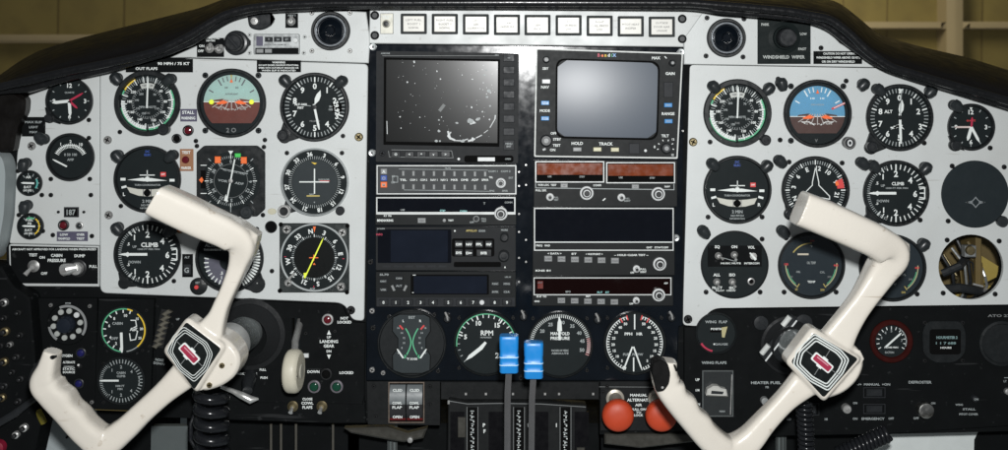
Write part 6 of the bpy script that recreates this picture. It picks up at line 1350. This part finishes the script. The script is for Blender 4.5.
# grip ends
zz = lambda x, y, w: (VX+(x-VX)*(D-w)/(D-W), VY+(y-VY)*(D-w)/(D-W))
b = B(yl); b.lathe(*zz(53, 357, W+34), [(2.6, W+31), (2.4, W+35.4), (1.4, W+34.8), (0, W+34.8)], [SCRB, SCRB, HOLE], 16, sq=0.8); b.build('grip_screw')
b = B(yl); b.tube([(*zz(43, 362, W+16), W+16), (*zz(37.5, 371, W+14), W+14), (*zz(33.5, 380, W+10), W+10)], [4.5, 6, 5], KNOB, 14); b.build('transmit_button')
b = B(yr); b.prism(rpoly([zz(*p_, W+37) for p_ in [(651.5, 372), (653, 362), (661, 359.5), (668, 363.5), (670.5, 374), (669, 384), (664, 391), (656.5, 392)]], 2.5), W+22, W+37.6, mat('grip_cavity_black', (0.006, 0.006, 0.006), 0.45), 0.8); b.disc(*zz(662.5, 387.5, W+38), 1.2, W+38, STEEL, 10); b.build('dark_grip_opening')  # black patch painted for the shaded hollow end of the grip
b = B(yr); b.poly(rpoly([zz(*p_, W+37) for p_ in [(673, 364), (675.5, 364.5), (677.5, 371), (675.5, 371)]], 0.8), W+37.5, HOLE); b.build('grip_slot')

# coil cords
def coil(name, lab, c0, c1, r, rt, turns, w, axis_flat=1.0):
    t = thing(name, lab, 'cord', c0[0], c0[1], w); b = B(t); N = int(turns*16); pts = []
    dx, dy = unit(c1[0]-c0[0], c1[1]-c0[1]); nx, ny = -dy, dx
    for i in range(N+1):
        f = i/N; a = 2*math.pi*turns*f
        x = c0[0]+(c1[0]-c0[0])*f+nx*r*math.cos(a); y = c0[1]+(c1[1]-c0[1])*f+ny*r*math.cos(a)
        pts.append((x, y, w+r*math.sin(a)))
    b.tube(pts, rt, COIL, 10); b.build('coil', ang=80); return t
coil('coil_cord', 'thick glossy black coil cord hanging below the left yoke hub', (211, 392), (213, 474), 13, 5.4, 6, 90)
coil('coil_cord', 'thin black coil cord hanging below the right yoke hub', (804, 402), (808, 474), 6.5, 2.2, 15, 90)
coil('coil_cord', 'short black ribbed cord lying sideways at the bottom right of the right yoke', (838, 456), (888, 433), 7, 2.4, 13, 50)
t = thing('cable', 'thin shiny black cable beside the thick coil cord', 'cable', 196, 430, 60); b = B(t); b.tube([(197, 408, 60), (193, 422, 66), (194, 436, 70), (203, 450, 70), (212, 470, 66)], 2.2, COIL, 10); b.build('cable')

# ================================================================== glareshield
Lc = [(-60, 108), (0, 93), (27, 94.5), (67, 81.5), (113, 71.5), (137, 63.5), (165, 56), (197, 44.5), (214, 30.5), (232, 18.5), (258, 11.5), (310, 9), (370, 6.8), (504, 7), (690, 8.8), (704, 10.5), (720, 15), (760, 17.5), (812, 23), (828, 31), (850, 49.5), (880, 67.5), (918, 80.5), (960, 93.5), (1008, 109), (1080, 134)]
Cc = [(-60, 100), (0, 87), (33, 79.5), (67, 71.5), (100, 65), (133, 58), (160, 50.5), (187, 37.5), (205, 26.5), (223, 15.5), (247, 8.5), (280, 4.8), (330, 3.2), (504, 2.6), (690, 3.0), (747, 7.5), (790, 11.5), (830, 19), (850, 34), (867, 51.5), (891, 67.5), (941, 82), (1008, 101), (1080, 124)]
Uc = [(-60, 112), (0, 75), (20, 60.5), (40, 50), (73, 40), (110, 30.5), (150, 20.5), (200, 8), (232, -4), (300, -12), (504, -14), (700, -12), (800, -6), (838, 1.5), (858, 17), (878, 34.5), (918, 46), (968, 57.5), (1008, 70), (1080, 92)]
def yat(c, x):
    for p, q in zip(c, c[1:]):
        if p[0] <= x <= q[0]: return p[1]+(q[1]-p[1])*(x-p[0])/(q[0]-p[0])
    return c[-1][1]
t = thing('glareshield', 'black padded vinyl glareshield with ribbed piping arching over the whole panel', 'glareshield', 504, 0)
b = PB(t)
xs = [-60+i*6.0 for i in range(191)]
def sm(c, x): return sum(yat(c, x+o) for o in (-6, -3, 0, 3, 6))/5
rows = []
for x in xs:
    l, c, u = sm(Lc, x), sm(Cc, x), sm(Uc, x)
    u = min(u, c-5)
    rows.append([pc(x, l-1.5, -4), pc(x, l, 6), pc(x, l-0.3*(l-c), 26), pc(x, c+2, 34), pc(x, c-2, 33), pc(x, c+(u-c)*0.35, 20), pc(x, c+(u-c)*0.7, -30), pc(x, u+0.8, -110), pc(x, u, -190), pc(x, u+3, -330)])
idx = [[b.add(*p) for p in r] for r in rows]
for r0, r1 in zip(idx, idx[1:]):
    for j in range(len(r0)-1): b.face([r0[j], r1[j], r1[j+1], r0[j+1]], VINYL)
b.build('pad', ang=70)
b = PB(t); dense = []
x = -58.0
while x < 1076:
    dense.append(pc(x, sm(Cc, x), 37)); 
    s_ = abs(sm(Cc, x+1)-sm(Cc, x-1))/2; x += 1.25/math.hypot(1, s_)
b.tube(dense, [4.15 if i % 2 == 0 else 4.03 for i in range(len(dense))], CORDM, 12); b.build('piping', ang=70)
b = PB(t); dense = []
x = -58.0
while x < 1076:
    l, c = sm(Lc, x), sm(Cc, x); dense.append(pc(x, c+(l-c)*0.62, 27)); x += 5
b.tube(dense, 3.6, CORDM, 10); b.build('lower_piping', ang=70)

# ================================================================== cabin surroundings
t = thing('side_trim', 'smooth pale grey padded cabin side trim at the extreme left edge', 'trim', 5, 210, 24)
b = B(t); b.prism(rpoly([(-70, 149), (-11, 149), (0, 158), (3, 172), (1.5, 214), (-4, 246), (-13, 263), (-70, 275)], [0, 6, 6, 6, 6, 6, 6, 0]), -10, 24, SIDEG, 5); b.build('pad')
t = thing('side_trim', 'black vinyl corner pad at far left between glareshield and grey side trim', 'trim', 12, 120, 14)
b = B(t); b.prism(rpoly([(-70, 80), (16, 92), (25, 98), (24, 112), (16, 128), (12, 152), (-70, 158)], [0, 4, 5, 4, 3, 4, 0]), -12, 14, VINYL, 3); b.build('pad')
t = thing('breaker_panel', 'dark side panel with rows of shiny round breakers at lower far left', 'breaker panel', 12, 360, 20)
b = B(t); b.prism(rpoly([(-70, 262), (0, 266), (12, 286), (29, 298), (34, 352), (36, 405), (40, 425), (30, 470), (-70, 470)], 4), -12, 20, BLACKP, 2); b.build('plate')
rb = random.Random(11)
for x, y, r, m in ((5, 302, 4, STEEL), (6, 331, 4.4, BRASS), (11, 344, 2.8, STEEL), (5, 361, 4.2, BRASS), (20, 312, 3, SCRB), (22, 334, 3, SCRB), (18, 356, 3.4, SCRB), (22, 378, 3.4, SCRB), (6, 385, 3.6, SCRB), (3, 397, 4, BRASS), (20, 400, 3.4, SCRB), (25, 427, 4, CHROME), (17, 434, 3.6, CHROME), (6, 317, 3, SCRB), (14, 371, 3, SCRB), (2, 345, 3, SCRB)):
    b = B(t); b.lathe(x, y, [(r, 20), (r*0.95, 24), (r*0.6, 25), (r*0.55, 29), (0, 30)], [m, m, SCRB, SCRB], 18); b.build('breaker')
b = B(t); b.tube([(36, 412, 16), (40, 417, 18), (42, 424, 16)], 3.4, mat('tag_olive_yellow', (0.2, 0.17, 0.02), 0.5), 10); b.build('tag')
b = B(t); b.lathe(0, 446, [(7, 20), (6, 26), (0, 28)], mat('knob_deep_red', (0.22, 0.01, 0.03), 0.4), 18); b.build('red_knob')
b = B(t); b.tube([(40, 395, 30), (20, 410, 32), (-4, 424, 34), (-30, 436, 34)], [3, 4, 4, 4], KNOB, 10); b.build('cable')
# footwell behind / below the panel: back wall, floor, sides and roof
t = thing('footwell', None, None, 504, 500, -300, kind='structure')
def pbox(b, x0, y0, x1, y1, w0, w1, m):
    p = [(x0, y0), (x1, y0), (x1, y1), (x0, y1)]
    a = [b.add(x, y, w0) for x, y in p]; c = [b.add(x, y, w1) for x, y in p]
    for q in ([0, 1, 2, 3], ): b.face([c[i] for i in q][::-1], m)
    for i in range(4): j = (i+1) % 4; b.face([a[i], a[j], c[j], c[i]], m)
    b.face(a, m)
b = PB(t); pbox(b, -200, 380, 1220, 760, -310, -300, FOOT); b.build('back_wall')
b = PB(t); pbox(b, -200, 750, 1220, 770, -300, 400, FOOT); b.build('floor')
# dark hanging ducts and pedals that block most of the footwell
for lab, pts in (('black duct box hanging under the left lower panel behind the coil cord', [(186, 404), (362, 404), (362, 520), (186, 520)]), ('black cover box below the throttle quadrant', [(345, 424), (604, 424), (604, 520), (345, 520)]),
                 ('black duct below the right yoke grip', [(596, 428), (884, 428), (874, 446), (868, 520), (596, 520)]), ('black duct box between the two left grey footwell openings', [(95, 404), (152, 404), (150, 520), (95, 520)]), ('black duct at lower far right corner', [(984, 420), (1080, 420), (1080, 520), (972, 520), (974, 440)])):
    t = thing('under_panel_duct', lab, 'duct', pts[0][0]+20, 430, -60); b = B(t); b.prism(pts, -160, -60, BLACKP, 3); b.build('duct')
t = thing('rivet_strip', 'two tiny dark rivets on the grey footwell wall at lower left', 'rivets', 68, 437, -58)
b = B(t); 
for xx in (66.5, 70.5): b.lathe(xx, 437.5, [(1.4, -62), (1.2, -58), (0, -57)], SCRB, 10)
b.prism([(45, 400), (95, 400), (95, 520), (30, 520)], -66, -62, FOOT); b.build('plate')
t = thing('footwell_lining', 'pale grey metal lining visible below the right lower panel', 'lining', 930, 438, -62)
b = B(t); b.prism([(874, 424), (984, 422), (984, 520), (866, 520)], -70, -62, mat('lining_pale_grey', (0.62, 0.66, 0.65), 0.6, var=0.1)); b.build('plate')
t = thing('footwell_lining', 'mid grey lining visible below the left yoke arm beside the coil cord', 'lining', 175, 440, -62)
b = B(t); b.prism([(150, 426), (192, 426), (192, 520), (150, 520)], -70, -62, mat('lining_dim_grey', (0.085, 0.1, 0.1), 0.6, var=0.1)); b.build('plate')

# hangar seen through the windshield
t = thing('hangar_wall', 'ochre painted metal hangar wall with tan beams seen over the glareshield', 'wall', 504, 0, -2200)
b = B(t); b.prism([(-900, -700), (1900, -700), (1900, 260), (-900, 260)], -2240, -2200, WALLM); b.build('wall')
def beam(x0, y0, x1, y1): b = B(t); b.box(x0, y0, x1, y1, -2200, -2120, BEAMM, 6); b.build('beam')
beam(-900, 35.5, 420, 43.5); beam(600, 23, 937, 30); beam(953, 23, 1900, 30); beam(937, -700, 953, 260); beam(-300, -700, -285, 260)
for xx in (62, 128, 846, 890, 985): 
    b = B(t); b.line(xx, -200, xx-6, 200, 1.2, -2198, ZINCD); b.build('sheet_seam')
t = thing('hangar_floor', None, None, 504, 400, -1200, kind='structure')
b = PB(t); f = 225+Z0*S; a = [b.add(x, f, w) for x, w in ((-4000, -2300), (5000, -2300), (5000, 1500), (-4000, 1500))]; b.face(a, mat('hangar_concrete', (0.22, 0.21, 0.19), 0.8, var=0.15, scale=3)); b.build('floor_slab')

# ================================================================== camera, light, world
cam = bpy.data.cameras.new('camera'); co = bpy.data.objects.new('camera', cam); COL.objects.link(co)
co.location = ((VX-CX)/S, -D/S, Z0+(CY-VY)/S); cam.shift_x = (504-VX)/1008; cam.shift_y = -(225-VY)/1008; co.rotation_euler = (R(90), 0, 0)
cam.sensor_width = 36; cam.angle = 2*math.atan(504/D); cam.clip_end = 100; cam.clip_start = 0.02; cam.dof.use_dof = True; cam.dof.focus_distance = D/S-0.06; cam.dof.aperture_fstop = 9.0
scene.camera = co
def area(name, loc, target, size, power, col=(1, 1, 1), shape='DISK'):
    l = bpy.data.lights.new(name, 'AREA'); l.shape = shape; l.size = size; l.energy = power; l.color = col
    o = bpy.data.objects.new(name, l); COL.objects.link(o); o.location = loc
    d = Vector(target)-Vector(loc); o.rotation_euler = d.to_track_quat('-Z', 'Y').to_euler(); return o
area('camera_flash', ((VX-CX)/S+0.022, -D/S-0.01, Z0+(CY-VY)/S+0.088), (0, 0, Z0-0.02), 0.045, 18.6, (0.99, 0.995, 0.99))
area('hangar_wall_fill', (0.4, 1.3, Z0+1.05), (0.3, 2.6, Z0+0.35), 0.8, 24, (1, 0.93, 0.72))  # unseen lamp added to brighten the hangar wall
w = bpy.data.worlds.new('World'); scene.world = w; w.use_nodes = True
w.node_tree.nodes['Background'].inputs[0].default_value = (0.92, 0.96, 1.0, 1)
w.node_tree.nodes['Background'].inputs[1].default_value = 0.085
scene.view_settings.view_transform = 'Standard'; scene.view_settings.look = 'None'; scene.view_settings.exposure = 0
scene.cycles.max_bounces = 6; scene.cycles.use_denoising = True
for o in scene.objects:
    for k_ in ('_b', '_r'):
        if k_ in o: del o[k_]
